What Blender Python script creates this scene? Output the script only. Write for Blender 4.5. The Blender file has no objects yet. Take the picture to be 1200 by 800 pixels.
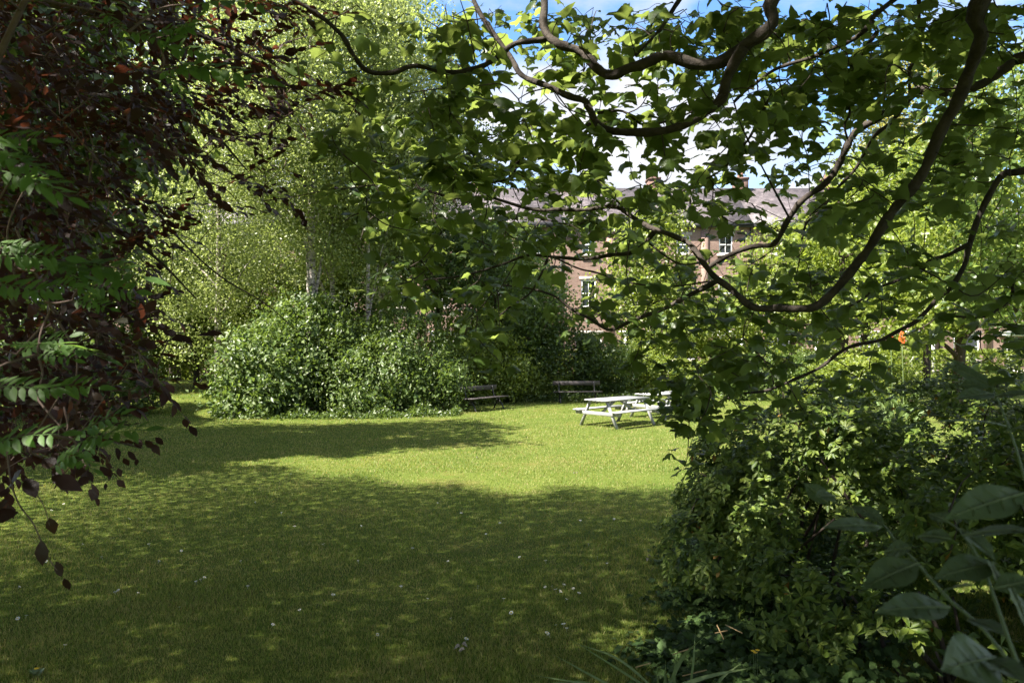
import bpy, math, random
import numpy as np
from mathutils import Vector

rng = np.random.default_rng(7)
random.seed(7)
SC = bpy.context.scene
COL = SC.collection
F, H = 867.0, 2.35                      # focal length in photo pixels, eye height in metres
SUN = np.array([-0.52, -0.30, 0.80]); SUN /= np.linalg.norm(SUN)

def W(px, py, Y):                       # photo pixel and distance -> world point
    return np.array([(px-600)/F*Y, Y, H-(py-400)/F*Y])
def G(px, py):                          # photo pixel on the lawn -> ground point
    Y = F*H/(py-400.0)
    return np.array([(px-600)/F*Y, Y, 0.0])
def nrm(v):
    return v/np.maximum(np.linalg.norm(v, axis=-1, keepdims=True), 1e-9)

# ---------------------------------------------------------------- materials
def newmat(name):
    m = bpy.data.materials.new(name); m.use_nodes = True
    nt = m.node_tree; nt.nodes.clear()
    return m, nt, nt.nodes, nt.links
def ramp(N, stops):
    r = N.new('ShaderNodeValToRGB'); e = r.color_ramp.elements
    e[0].position, e[0].color = stops[0][0], (*stops[0][1], 1)
    e[1].position, e[1].color = stops[-1][0], (*stops[-1][1], 1)
    for p, c in stops[1:-1]:
        k = e.new(p); k.color = (*c, 1)
    return r
def leaf_mat(name, cols, trans, fac=0.4, rough=0.45, spec=0.5, vein=False):
    m, nt, N, L = newmat(name)
    geo = N.new('ShaderNodeNewGeometry')
    k = len(cols)
    r = ramp(N, [(i/(k-1), c) for i, c in enumerate(cols)])
    L.new(geo.outputs['Random Per Island'], r.inputs[0])
    p = N.new('ShaderNodeBsdfPrincipled'); p.inputs['Roughness'].default_value = rough
    p.inputs['Specular IOR Level'].default_value = spec
    tc = N.new('ShaderNodeTexCoord'); no = N.new('ShaderNodeTexNoise'); no.inputs['Scale'].default_value = 60
    L.new(tc.outputs['Object'], no.inputs['Vector'])
    mx = N.new('ShaderNodeMix'); mx.data_type = 'RGBA'; mx.blend_type = 'OVERLAY'; mx.inputs[0].default_value = 0.35
    L.new(r.outputs[0], mx.inputs[6]); L.new(no.outputs['Fac'], mx.inputs[7])
    L.new(mx.outputs[2], p.inputs['Base Color'])
    bp = N.new('ShaderNodeBump'); bp.inputs['Strength'].default_value = 0.25; bp.inputs['Distance'].default_value = 0.01
    L.new(no.outputs['Fac'], bp.inputs['Height']); L.new(bp.outputs[0], p.inputs['Normal'])
    t = N.new('ShaderNodeBsdfTranslucent')
    hs = N.new('ShaderNodeHueSaturation'); hs.inputs['Color'].default_value = (*trans, 1)
    ma = N.new('ShaderNodeMapRange'); ma.inputs[3].default_value = 0.7; ma.inputs[4].default_value = 1.3
    L.new(geo.outputs['Random Per Island'], ma.inputs[0]); L.new(ma.outputs[0], hs.inputs['Value'])
    L.new(hs.outputs[0], t.inputs['Color'])
    mix = N.new('ShaderNodeMixShader'); mix.inputs[0].default_value = fac
    L.new(p.outputs[0], mix.inputs[1]); L.new(t.outputs[0], mix.inputs[2])
    o = N.new('ShaderNodeOutputMaterial'); L.new(mix.outputs[0], o.inputs[0])
    return m
def surf_mat(name, c1, c2, scale=6, rough=0.8, bump=0.3, spec=0.3, detail=6, stretch=(1, 1, 1), dist=0.02):
    m, nt, N, L = newmat(name)
    tc = N.new('ShaderNodeTexCoord'); mp = N.new('ShaderNodeMapping'); mp.inputs['Scale'].default_value = stretch
    L.new(tc.outputs['Object'], mp.inputs[0])
    no = N.new('ShaderNodeTexNoise'); no.inputs['Scale'].default_value = scale; no.inputs['Detail'].default_value = detail
    no.inputs['Roughness'].default_value = 0.65
    L.new(mp.outputs[0], no.inputs['Vector'])
    r = ramp(N, [(0.3, c1), (0.7, c2)]); L.new(no.outputs['Fac'], r.inputs[0])
    p = N.new('ShaderNodeBsdfPrincipled'); p.inputs['Roughness'].default_value = rough
    p.inputs['Specular IOR Level'].default_value = spec
    L.new(r.outputs[0], p.inputs['Base Color'])
    b = N.new('ShaderNodeBump'); b.inputs['Strength'].default_value = bump; b.inputs['Distance'].default_value = dist
    L.new(no.outputs['Fac'], b.inputs['Height']); L.new(b.outputs[0], p.inputs['Normal'])
    o = N.new('ShaderNodeOutputMaterial'); L.new(p.outputs[0], o.inputs[0])
    return m
def brick_mat(name, a, b, mortar):
    m, nt, N, L = newmat(name)
    tc = N.new('ShaderNodeTexCoord'); sep = N.new('ShaderNodeSeparateXYZ'); cmb = N.new('ShaderNodeCombineXYZ')
    L.new(tc.outputs['Object'], sep.inputs[0])
    ad = N.new('ShaderNodeMath'); ad.operation = 'ADD'
    L.new(sep.outputs[0], ad.inputs[0]); L.new(sep.outputs[1], ad.inputs[1])
    L.new(ad.outputs[0], cmb.inputs[0]); L.new(sep.outputs[2], cmb.inputs[1])
    br = N.new('ShaderNodeTexBrick'); br.inputs['Scale'].default_value = 1
    br.inputs['Brick Width'].default_value = 0.23; br.inputs['Row Height'].default_value = 0.075
    br.inputs['Mortar Size'].default_value = 0.006; br.inputs['Bias'].default_value = 0
    br.inputs['Color1'].default_value = (*a, 1); br.inputs['Color2'].default_value = (*b, 1); br.inputs['Mortar'].default_value = (*mortar, 1)
    L.new(cmb.outputs[0], br.inputs['Vector'])
    no = N.new('ShaderNodeTexNoise'); no.inputs['Scale'].default_value = 0.8; no.inputs['Detail'].default_value = 5
    L.new(tc.outputs['Object'], no.inputs['Vector'])
    mx = N.new('ShaderNodeMix'); mx.data_type = 'RGBA'; mx.blend_type = 'OVERLAY'; mx.inputs[0].default_value = 0.5
    L.new(br.outputs[0], mx.inputs[6]); L.new(no.outputs['Fac'], mx.inputs[7])
    p = N.new('ShaderNodeBsdfPrincipled'); p.inputs['Roughness'].default_value = 0.9
    L.new(mx.outputs[2], p.inputs['Base Color'])
    o = N.new('ShaderNodeOutputMaterial'); L.new(p.outputs[0], o.inputs[0])
    return m
def slate_mat():
    m, nt, N, L = newmat('roof_slate')
    tc = N.new('ShaderNodeTexCoord'); sep = N.new('ShaderNodeSeparateXYZ'); cmb = N.new('ShaderNodeCombineXYZ')
    L.new(tc.outputs['Object'], sep.inputs[0]); L.new(sep.outputs[0], cmb.inputs[0]); L.new(sep.outputs[2], cmb.inputs[1])
    br = N.new('ShaderNodeTexBrick'); br.inputs['Scale'].default_value = 1; br.inputs['Brick Width'].default_value = 0.34; br.inputs['Row Height'].default_value = 0.16
    br.inputs['Mortar Size'].default_value = 0.012; br.inputs['Color1'].default_value = (0.055, 0.044, 0.047, 1); br.inputs['Color2'].default_value = (0.125, 0.104, 0.108, 1); br.inputs['Mortar'].default_value = (0.03, 0.025, 0.026, 1)
    L.new(cmb.outputs[0], br.inputs['Vector'])
    no = N.new('ShaderNodeTexNoise'); no.inputs['Scale'].default_value = 1.3; no.inputs['Detail'].default_value = 8; no.inputs['Roughness'].default_value = 0.75
    L.new(tc.outputs['Object'], no.inputs['Vector'])
    mx = N.new('ShaderNodeMix'); mx.data_type = 'RGBA'; mx.blend_type = 'OVERLAY'; mx.inputs[0].default_value = 0.9
    L.new(br.outputs[0], mx.inputs[6]); L.new(no.outputs['Fac'], mx.inputs[7])
    p = N.new('ShaderNodeBsdfPrincipled'); p.inputs['Roughness'].default_value = 0.6; L.new(mx.outputs[2], p.inputs['Base Color'])
    o = N.new('ShaderNodeOutputMaterial'); L.new(p.outputs[0], o.inputs[0])
    return m
def lawn_mat():
    m, nt, N, L = newmat('lawn_turf')
    tc = N.new('ShaderNodeTexCoord')
    n1 = N.new('ShaderNodeTexNoise'); n1.inputs['Scale'].default_value = 0.55; n1.inputs['Detail'].default_value = 8; n1.inputs['Roughness'].default_value = 0.7
    n2 = N.new('ShaderNodeTexNoise'); n2.inputs['Scale'].default_value = 35; n2.inputs['Detail'].default_value = 5
    for n in (n1, n2): L.new(tc.outputs['Object'], n.inputs['Vector'])
    r1 = ramp(N, [(0.3, (0.065, 0.10, 0.014)), (0.55, (0.10, 0.13, 0.022)), (0.75, (0.15, 0.125, 0.04))])
    r2 = ramp(N, [(0.3, (0.45, 0.45, 0.45)), (0.7, (1.1, 1.1, 1.1))])
    L.new(n1.outputs['Fac'], r1.inputs[0]); L.new(n2.outputs['Fac'], r2.inputs[0])
    mx = N.new('ShaderNodeMix'); mx.data_type = 'RGBA'; mx.blend_type = 'MULTIPLY'; mx.inputs[0].default_value = 1
    L.new(r1.outputs[0], mx.inputs[6]); L.new(r2.outputs[0], mx.inputs[7])
    p = N.new('ShaderNodeBsdfPrincipled'); p.inputs['Roughness'].default_value = 0.9; p.inputs['Specular IOR Level'].default_value = 0.1
    L.new(mx.outputs[2], p.inputs['Base Color'])
    o = N.new('ShaderNodeOutputMaterial'); L.new(p.outputs[0], o.inputs[0])
    return m
def grass_mat():
    m, nt, N, L = newmat('grass_blades')
    geo = N.new('ShaderNodeNewGeometry'); tc = N.new('ShaderNodeTexCoord')
    n1 = N.new('ShaderNodeTexNoise'); n1.inputs['Scale'].default_value = 0.8; n1.inputs['Detail'].default_value = 9; n1.inputs['Roughness'].default_value = 0.78; n1.inputs['Distortion'].default_value = 0.6
    L.new(tc.outputs['Object'], n1.inputs['Vector'])
    ad = N.new('ShaderNodeMath'); ad.operation = 'MULTIPLY_ADD'; ad.inputs[1].default_value = 0.75
    L.new(geo.outputs['Random Per Island'], ad.inputs[0])
    su = N.new('ShaderNodeMath'); su.operation = 'SUBTRACT'; su.inputs[1].default_value = 0.36
    L.new(n1.outputs['Fac'], su.inputs[0]); L.new(su.outputs[0], ad.inputs[2])
    r = ramp(N, [(0.08, (0.080, 0.145, 0.020)), (0.42, (0.16, 0.215, 0.052)), (0.68, (0.27, 0.28, 0.10)), (0.95, (0.38, 0.31, 0.16))])
    L.new(ad.outputs[0], r.inputs[0])
    p = N.new('ShaderNodeBsdfPrincipled'); p.inputs['Roughness'].default_value = 0.55; p.inputs['Specular IOR Level'].default_value = 0.25
    L.new(r.outputs[0], p.inputs['Base Color'])
    t = N.new('ShaderNodeBsdfTranslucent'); 
    g = N.new('ShaderNodeMix'); g.data_type = 'RGBA'; g.blend_type = 'MULTIPLY'; g.inputs[0].default_value = 1; g.inputs[7].default_value = (1.7, 1.6, 0.8, 1)
    L.new(r.outputs[0], g.inputs[6]); L.new(g.outputs[2], t.inputs['Color'])
    mix = N.new('ShaderNodeMixShader'); mix.inputs[0].default_value = 0.4
    L.new(p.outputs[0], mix.inputs[1]); L.new(t.outputs[0], mix.inputs[2])
    o = N.new('ShaderNodeOutputMaterial'); L.new(mix.outputs[0], o.inputs[0])
    return m
def bark_birch():
    m, nt, N, L = newmat('birch_bark')
    tc = N.new('ShaderNodeTexCoord'); mp = N.new('ShaderNodeMapping'); mp.inputs['Scale'].default_value = (4, 4, 9)
    L.new(tc.outputs['Object'], mp.inputs[0])
    no = N.new('ShaderNodeTexNoise'); no.inputs['Scale'].default_value = 1.1; no.inputs['Detail'].default_value = 7; no.inputs['Roughness'].default_value = 0.7
    L.new(mp.outputs[0], no.inputs['Vector'])
    r = ramp(N, [(0.40, (0.05, 0.04, 0.035)), (0.5, (0.36, 0.31, 0.27)), (0.62, (0.62, 0.56, 0.50))]); L.new(no.outputs['Fac'], r.inputs[0])
    p = N.new('ShaderNodeBsdfPrincipled'); p.inputs['Roughness'].default_value = 0.75
    L.new(r.outputs[0], p.inputs['Base Color'])
    b = N.new('ShaderNodeBump'); b.inputs['Strength'].default_value = 0.5; b.inputs['Distance'].default_value = 0.03
    L.new(no.outputs['Fac'], b.inputs['Height']); L.new(b.outputs[0], p.inputs['Normal'])
    o = N.new('ShaderNodeOutputMaterial'); L.new(p.outputs[0], o.inputs[0])
    return m
def glass_mat():
    m, nt, N, L = newmat('window_glass')
    p = N.new('ShaderNodeBsdfPrincipled'); p.inputs['Base Color'].default_value = (0.02, 0.025, 0.03, 1)
    p.inputs['Roughness'].default_value = 0.05; p.inputs['Specular IOR Level'].default_value = 0.9
    o = N.new('ShaderNodeOutputMaterial'); L.new(p.outputs[0], o.inputs[0])
    return m

M = dict(
 lawn=lawn_mat(), grass=grass_mat(), glass=glass_mat(), birchbark=bark_birch(),
 syc=leaf_mat('sycamore_leaf', [(0.036, 0.070, 0.014), (0.056, 0.098, 0.018), (0.082, 0.128, 0.026)], (0.27, 0.35, 0.07), 0.5, 0.38, 0.5),
 beech=leaf_mat('copper_beech_leaf', [(0.013, 0.009, 0.008), (0.022, 0.013, 0.011), (0.034, 0.018, 0.013), (0.022, 0.024, 0.012)], (0.125, 0.036, 0.018), 0.32, 0.48, 0.25),
 rowan=leaf_mat('rowan_leaf', [(0.085, 0.165, 0.040), (0.115, 0.20, 0.05)], (0.22, 0.38, 0.06), 0.45, 0.5, 0.35),
 birch=leaf_mat('birch_leaf', [(0.09, 0.125, 0.030), (0.18, 0.225, 0.065), (0.34, 0.36, 0.17)], (0.42, 0.50, 0.13), 0.42, 0.4, 0.55),
 dogwood=leaf_mat('dogwood_leaf', [(0.045, 0.085, 0.018), (0.085, 0.13, 0.032), (0.15, 0.19, 0.075)], (0.20, 0.29, 0.04), 0.35, 0.42, 0.4),
 darkshrub=leaf_mat('dark_shrub_leaf', [(0.032, 0.062, 0.012), (0.058, 0.092, 0.018), (0.09, 0.125, 0.032)], (0.15, 0.22, 0.03), 0.33, 0.4, 0.5),
 lime=leaf_mat('bright_leaf', [(0.09, 0.135, 0.02), (0.14, 0.185, 0.03), (0.20, 0.23, 0.06)], (0.34, 0.42, 0.05), 0.45, 0.4, 0.5),
 yellow=leaf_mat('yellow_green_leaf', [(0.15, 0.16, 0.03), (0.20, 0.20, 0.045), (0.26, 0.25, 0.09)], (0.42, 0.40, 0.08), 0.45, 0.45, 0.5),
 azalea=leaf_mat('azalea_leaf', [(0.042, 0.075, 0.012), (0.068, 0.110, 0.016), (0.105, 0.148, 0.022), (0.15, 0.19, 0.032)], (0.16, 0.25, 0.025), 0.25, 0.45, 0.25),
 azold=leaf_mat('old_azalea_leaf', [(0.30, 0.16, 0.02), (0.36, 0.22, 0.03), (0.22, 0.085, 0.025)], (0.4, 0.2, 0.02), 0.3, 0.45, 0.4),
 ivy=leaf_mat('ivy_leaf', [(0.026, 0.050, 0.014), (0.040, 0.072, 0.020), (0.065, 0.105, 0.032)], (0.09, 0.15, 0.02), 0.25, 0.55, 0.12),
 bigleaf=leaf_mat('large_leaf', [(0.075, 0.120, 0.055), (0.095, 0.140, 0.068), (0.115, 0.155, 0.085)], (0.05, 0.09, 0.02), 0.15, 0.45, 0.4),
 vein=leaf_mat('leaf_vein', [(0.15, 0.20, 0.10), (0.17, 0.22, 0.12)], (0.1, 0.17, 0.04), 0.2, 0.45, 0.3),
 blade=leaf_mat('long_grass_leaf', [(0.12, 0.18, 0.06), (0.17, 0.22, 0.09)], (0.2, 0.28, 0.07), 0.25, 0.45, 0.4),
 straw=surf_mat('dry_straw', (0.30, 0.20, 0.09), (0.42, 0.30, 0.15), 20, 0.8, 0.2),
 sycbark=surf_mat('sycamore_bark', (0.018, 0.014, 0.012), (0.070, 0.056, 0.046), 14, 0.85, 1.0, 0.3, 9, (1, 1, 1), 0.02),
 bark=surf_mat('dark_bark', (0.03, 0.023, 0.018), (0.09, 0.07, 0.055), 16, 0.9, 0.8, 0.2, 8, (1, 1, 0.25), 0.03),
 twig=surf_mat('reddish_twig', (0.08, 0.05, 0.04), (0.16, 0.11, 0.09), 25, 0.7, 0.3),
 wood=surf_mat('dark_bench_wood', (0.036, 0.029, 0.029), (0.085, 0.07, 0.07), 9, 0.55, 0.4, 0.5, 6, (0.4, 6, 6), 0.01),
 iron=surf_mat('black_cast_iron', (0.010, 0.010, 0.011), (0.022, 0.021, 0.021), 30, 0.45, 0.2, 0.5),
 white=surf_mat('weathered_white_paint', (0.20, 0.20, 0.195), (0.36, 0.36, 0.355), 7, 0.6, 0.2, 0.4, 6, (0.6, 5, 5), 0.01),
 winwhite=surf_mat('window_white_paint', (0.74, 0.74, 0.74), (0.82, 0.82, 0.81), 3, 0.5, 0.05, 0.4),
 stone=surf_mat('pale_stone', (0.38, 0.33, 0.29), (0.5, 0.45, 0.41), 5, 0.85, 0.2),
 render=surf_mat('pale_pink_render', (0.50, 0.40, 0.36), (0.60, 0.50, 0.46), 2, 0.85, 0.1),
 brick=brick_mat('red_brick', (0.155, 0.085, 0.066), (0.25, 0.16, 0.125), (0.28, 0.235, 0.205)),
 sootbrick=brick_mat('sooty_brick', (0.10, 0.05, 0.04), (0.16, 0.09, 0.065), (0.14, 0.11, 0.10)),
 slate=slate_mat(),
 gutter=surf_mat('dark_gutter', (0.03, 0.03, 0.033), (0.05, 0.05, 0.052), 5, 0.5, 0.1),
 door=surf_mat('dark_door_paint', (0.03, 0.045, 0.07), (0.05, 0.065, 0.09), 5, 0.4, 0.1),
 pot=surf_mat('terracotta', (0.12, 0.065, 0.045), (0.18, 0.095, 0.065), 8, 0.8, 0.1),
 petal=surf_mat('white_petal', (0.72, 0.72, 0.70), (0.82, 0.82, 0.80), 10, 0.6, 0.05),
 gold=surf_mat('yellow_petal', (0.75, 0.48, 0.02), (0.85, 0.58, 0.03), 10, 0.5, 0.05),
 orange=leaf_mat('orange_flower', [(0.75, 0.12, 0.03), (0.85, 0.22, 0.05)], (0.8, 0.2, 0.04), 0.3, 0.5, 0.3),
 palebits=surf_mat('pale_dry_leaf', (0.20, 0.17, 0.13), (0.38, 0.34, 0.29), 18, 0.8, 0.3),
 post=surf_mat('old_post_wood', (0.07, 0.05, 0.04), (0.14, 0.105, 0.08), 10, 0.9, 0.6, 0.2, 6, (4, 4, 0.5), 0.02),
)

# ---------------------------------------------------------------- object helpers
def props(o, label=None, cat=None, group=None, kind=None):
    if label: o['label'] = label
    if cat: o['category'] = cat
    if group: o['group'] = group
    if kind: o['kind'] = kind
    return o
def empty(name, loc=(0, 0, 0), rz=0.0):
    o = bpy.data.objects.new(name, None); COL.objects.link(o)
    o.location = tuple(float(v) for v in loc); o.rotation_euler = (0, 0, rz)
    o.empty_display_size = 0.2
    return o
def mesh_np(name, V, loops, starts, mat, parent=None, smooth=False, base=None):
    """one mesh object out of numpy arrays (world coordinates when base is the parent's location)"""
    V = np.asarray(V, np.float32)
    if base is not None: V = V-np.asarray(base, np.float32)
    me = bpy.data.meshes.new(name)
    me.vertices.add(len(V)); me.vertices.foreach_set('co', np.ascontiguousarray(V).ravel())
    me.loops.add(len(loops)); me.loops.foreach_set('vertex_index', np.asarray(loops, np.int32))
    me.polygons.add(len(starts)); me.polygons.foreach_set('loop_start', np.asarray(starts, np.int32))
    if smooth: me.polygons.foreach_set('use_smooth', np.ones(len(starts), bool))
    me.update(calc_edges=True); me.validate()
    me.materials.append(mat)
    o = bpy.data.objects.new(name, me); COL.objects.link(o)
    if parent is not None: o.parent = parent
    elif base is not None: o.location = tuple(float(v) for v in base)
    return o
def add_part(o, mb, mat, base):
    """adds the polygons of mb to the mesh of o under a second material"""
    me = o.data; V0 = np.empty(len(me.vertices)*3, np.float32); me.vertices.foreach_get('co', V0)
    L0 = np.empty(len(me.loops), np.int32); me.loops.foreach_get('vertex_index', L0)
    S0 = np.empty(len(me.polygons), np.int32); me.polygons.foreach_get('loop_start', S0)
    V1 = np.array(mb.v, np.float32)-np.asarray(base, np.float32); L1 = np.array([i for f in mb.f for i in f], np.int32)+len(V0)//3
    S1 = np.cumsum([0]+[len(f) for f in mb.f[:-1]]).astype(np.int32)+len(L0)
    n = bpy.data.meshes.new(me.name); V = np.concatenate([V0, V1.ravel()]); Lp = np.concatenate([L0, L1]); St = np.concatenate([S0, S1])
    n.vertices.add(len(V)//3); n.vertices.foreach_set('co', V); n.loops.add(len(Lp)); n.loops.foreach_set('vertex_index', Lp)
    n.polygons.add(len(St)); n.polygons.foreach_set('loop_start', St)
    n.materials.append(me.materials[0]); n.materials.append(mat)
    n.polygons.foreach_set('material_index', np.concatenate([np.zeros(len(S0), np.int32), np.ones(len(S1), np.int32)]))
    n.update(calc_edges=True); n.validate(); o.data = n
    return o
class MB:
    """collects polygons"""
    def __init__(s): s.v = []; s.f = []
    def add(s, V, Fs):
        b = len(s.v); s.v.extend([tuple(map(float, p)) for p in V]); s.f.extend([tuple(i+b for i in f) for f in Fs])
    def box(s, c, d, ax=None, bev=0.0):
        c = np.array(c, float); d = np.array(d, float)/2
        A = np.eye(3) if ax is None else np.array(ax, float)
        b = min(bev, d.min()*0.6)
        if b <= 0:
            P = [(x, y, z) for x in (-1, 1) for y in (-1, 1) for z in (-1, 1)]
            V = [c+(np.array(p)*d)@A for p in P]
            s.add(V, [(0, 1, 3, 2), (4, 6, 7, 5), (0, 4, 5, 1), (2, 3, 7, 6), (0, 2, 6, 4), (1, 5, 7, 3)])
        else:                                  # chamfered long edges (along the first axis)
            ring = [(-1, -1, 0), (-1, -1, 1), (1, -1, 1), (1, -1, 0), (1, 1, 0), (1, 1, 1), (-1, 1, 1), (-1, 1, 0)]
            yy = d[1]; zz = d[2]
            pr = [(-yy+b, -zz), (yy-b, -zz), (yy, -zz+b), (yy, zz-b), (yy-b, zz), (-yy+b, zz), (-yy, zz-b), (-yy, -zz+b)]
            V = [c+np.array((x, p[0], p[1]))@A for x in (-d[0], d[0]) for p in pr]
            fs = [(i, (i+1) % 8, 8+(i+1) % 8, 8+i) for i in range(8)]
            s.add(V, fs+[tuple(range(7, -1, -1)), tuple(range(8, 16))])
    def bar(s, a, b, w, t, up=(0, 0, 1), bev=0.004):
        a = np.array(a, float); b = np.array(b, float); x = b-a; l = np.linalg.norm(x); x /= l
        up = np.array(up, float); y = np.cross(up, x); y /= np.linalg.norm(y); z = np.cross(x, y)
        s.box((a+b)/2, (l, w, t), (x, y, z), bev)
    def tube(s, P, R, n=8, cap=True, wob=0.0):
        V, Fs = tube(P, R, n, cap, wob); s.add(V, Fs)
    def build(s, name, mat, parent=None, smooth=False, base=None):
        V = np.array(s.v, np.float32).reshape(-1, 3)
        loops = [i for f in s.f for i in f]; st = np.cumsum([0]+[len(f) for f in s.f[:-1]])
        return mesh_np(name, V, loops, st, mat, parent, smooth, base)
def tube(P, R, n=8, cap=True, wob=0.0):
    P = np.array(P, float); R = np.broadcast_to(np.array(R, float), (len(P),))
    T = nrm(np.gradient(P, axis=0))
    ref = np.array([0.0, 0, 1]) if abs(T[0, 2]) < 0.9 else np.array([1.0, 0, 0])
    u = np.cross(T[0], ref); u /= np.linalg.norm(u)
    V = []
    for i in range(len(P)):
        u = u-T[i]*np.dot(u, T[i]); u /= np.linalg.norm(u)
        v = np.cross(T[i], u)
        for k in range(n):
            a = 2*math.pi*k/n
            r = R[i]*(1+wob*(rng.random()-0.5))
            V.append(P[i]+r*(math.cos(a)*u+math.sin(a)*v))
    Fs = [(i*n+k, i*n+(k+1) % n, (i+1)*n+(k+1) % n, (i+1)*n+k) for i in range(len(P)-1) for k in range(n)]
    if cap: Fs += [tuple(range(n-1, -1, -1)), tuple(range((len(P)-1)*n, len(P)*n))]
    return V, Fs
def spline(P, m=6):
    P = np.array(P, float)
    if len(P) < 3: return np.array([P[0]+(P[-1]-P[0])*t for t in np.linspace(0, 1, m+1)])
    Q = np.vstack([2*P[0]-P[1], P, 2*P[-1]-P[-2]]); out = []
    for i in range(1, len(Q)-2):
        a, b, c, d = Q[i-1], Q[i], Q[i+1], Q[i+2]
        for t in np.linspace(0, 1, m, endpoint=False):
            out.append(0.5*((2*b)+(c-a)*t+(2*a-5*b+4*c-d)*t*t+(3*b-a-3*c+d)*t**3))
    out.append(P[-1]); return np.array(out)

# ---------------------------------------------------------------- leaf templates: base at 0, tip +Y, face +Z
def T_syc():
    R = [(.22, -.10), (.44, -.02), (.43, .14), (.49, .26), (.60, .47), (.44, .52), (.34, .52), (.32, .67), (.19, .78)]
    mid = [(0, 0), (0, .28), (0, .52), (0, 1.0)]
    V = [(x, y) for x, y in mid]+[(x, y) for x, y in R]+[(-x, y) for x, y in R]
    def side(o): a, b, c, d, e, f, g, h, i = range(o, o+9); return [(0, a, c), (a, b, c), (0, c, 1), (1, c, g), (c, d, g), (d, f, g), (d, e, f), (1, g, 2), (2, g, i), (g, h, i), (2, i, 3)]
    T = side(4)+[(a, c, b) for a, b, c in side(13)]
    V = np.array([(x, y, -0.35*abs(x)**1.5+0.05*math.sin(9*y)-0.22*max(0, y-.3)**2+0.06*(abs(x) > .01)) for x, y in V])
    return V, np.array(T)
def T_oval(w=0.3, fold=0.12, droop=0.15, wide=0.42):
    ys = [0, .22, wide+.05, .75, 1.0]; ws = [0.0, w*.72, w, w*.62, 0]
    V = [(0, 0, 0)]; idx = [(0, 0, 0)]
    for y, q in list(zip(ys, ws))[1:-1]:
        b = len(V); z = -droop*y*y
        V += [(-q, y, z+fold*q*2), (0, y, z), (q, y, z+fold*q*2)]; idx.append((b, b+1, b+2))
    V.append((0, 1, -droop)); e = len(V)-1
    T = []
    l, m, r = idx[1]; T += [(0, m, l), (0, r, m)]
    for (l, m, r), (L2, m2, r2) in zip(idx[1:], idx[2:]):
        T += [(l, m, m2), (l, m2, L2), (m, r, r2), (m, r2, m2)]
    l, m, r = idx[-1]; T += [(l, m, e), (m, r, e)]
    return np.array(V, float), np.array(T)
def T_quad(w=0.36, fold=0.1):
    V = np.array([(0, 0, 0), (-w, .45, fold), (0, 1, -0.08), (w, .45, fold)], float)
    return V, np.array([(0, 2, 1), (0, 3, 2)])
def T_frond():
    Vs, Ts = [], []; ov, ot = T_oval(0.21, 0.1, 0.12)
    n = 0
    def put(p, ang, s, zt):
        nonlocal n
        c, si = math.cos(ang), math.sin(ang)
        q = ov*s; X = np.stack([q[:, 0]*c-q[:, 1]*si, q[:, 0]*si+q[:, 1]*c, q[:, 2]+zt*q[:, 1]], 1)+p
        Vs.append(X); Ts.append(ot+n); n += len(X)
    for k in range(7):
        y = 0.14+k*0.118; z = -0.25*y*y; s = 0.235+0.05*math.sin(math.pi*(k+1)/7)+rng.normal()*.015
        for sg in (-1, 1): put(np.array([0, y+sg*.015, z]), sg*(1.0+rng.normal()*.12), s, -0.15+rng.normal()*.2)
    put(np.array([0, .97, -.24]), 0, 0.30, -0.3)
    P = [(0, y, -0.25*y*y-.004) for y in np.linspace(-.1, 1, 7)]; tv, tf = tube(P, np.linspace(.011, .005, 7), 3)
    tv = np.array(tv); tt = []
    for f in tf: tt += [(f[0], f[i], f[i+1]) for i in range(1, len(f)-1)]
    Vs.append(tv); Ts.append(np.array(tt)+n)
    return np.vstack(Vs), np.vstack(Ts)
def variants(T, m, jit, curl):
    V, Tr = T; out = []
    for _ in range(m):
        Q = V.copy(); far = np.clip(np.linalg.norm(V[:, :2], axis=1), 0, 1)[:, None]
        Q = Q+rng.normal(size=Q.shape)*jit*far; c = rng.normal()*curl; e = rng.normal()*curl*.8; f = rng.normal()*curl
        Q[:, 2] += c*Q[:, 1]**2+e*Q[:, 0]**2+f*Q[:, 0]*Q[:, 1]-.12*np.abs(Q[:, 0]); Q[:, 0] *= .85+.3*rng.random()
        out.append(Q)
    return np.array(out), Tr
TS, TB, TQ = variants(T_syc(), 12, .035, .35), variants(T_oval(0.29, 0.1, 0.1), 8, .02, .25), T_quad()
TA = (np.array([(0, 0, 0), (-.20, .62, .05), (0, .55, -.05), (.20, .62, .05), (0, 1, -.16)], float), np.array([(0, 2, 1), (0, 3, 2), (1, 2, 4), (2, 3, 4)])); TQ2 = T_quad(0.3, 0.14)

def frames(D, Nn):
    y = nrm(D); z = Nn-y*np.sum(Nn*y, 1, keepdims=True); z = nrm(z); x = np.cross(y, z)
    return np.stack([x, y, z], 1)          # rows: local axes in world
def leaves(name, T, P, D, Nn, S, mat, parent=None, base=None):
    V, Tr = T; n = len(P); k = V.shape[-2]
    A = frames(D, Nn)
    W_ = (np.einsum('nvi,nij->nvj', V[rng.integers(len(V), size=n)], A) if V.ndim == 3 else np.einsum('vi,nij->nvj', V, A))*np.asarray(S)[:, None, None]+P[:, None, :]
    loops = (Tr[None]+(np.arange(n)*k)[:, None, None]).reshape(-1)
    st = np.arange(n*len(Tr))*3
    return mesh_np(name, W_.reshape(-1, 3), loops, st, mat, parent, False, base)
def rdir(n, up=0.0):
    v = rng.normal(size=(n, 3)); v[:, 2] += up; return nrm(v)

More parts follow.
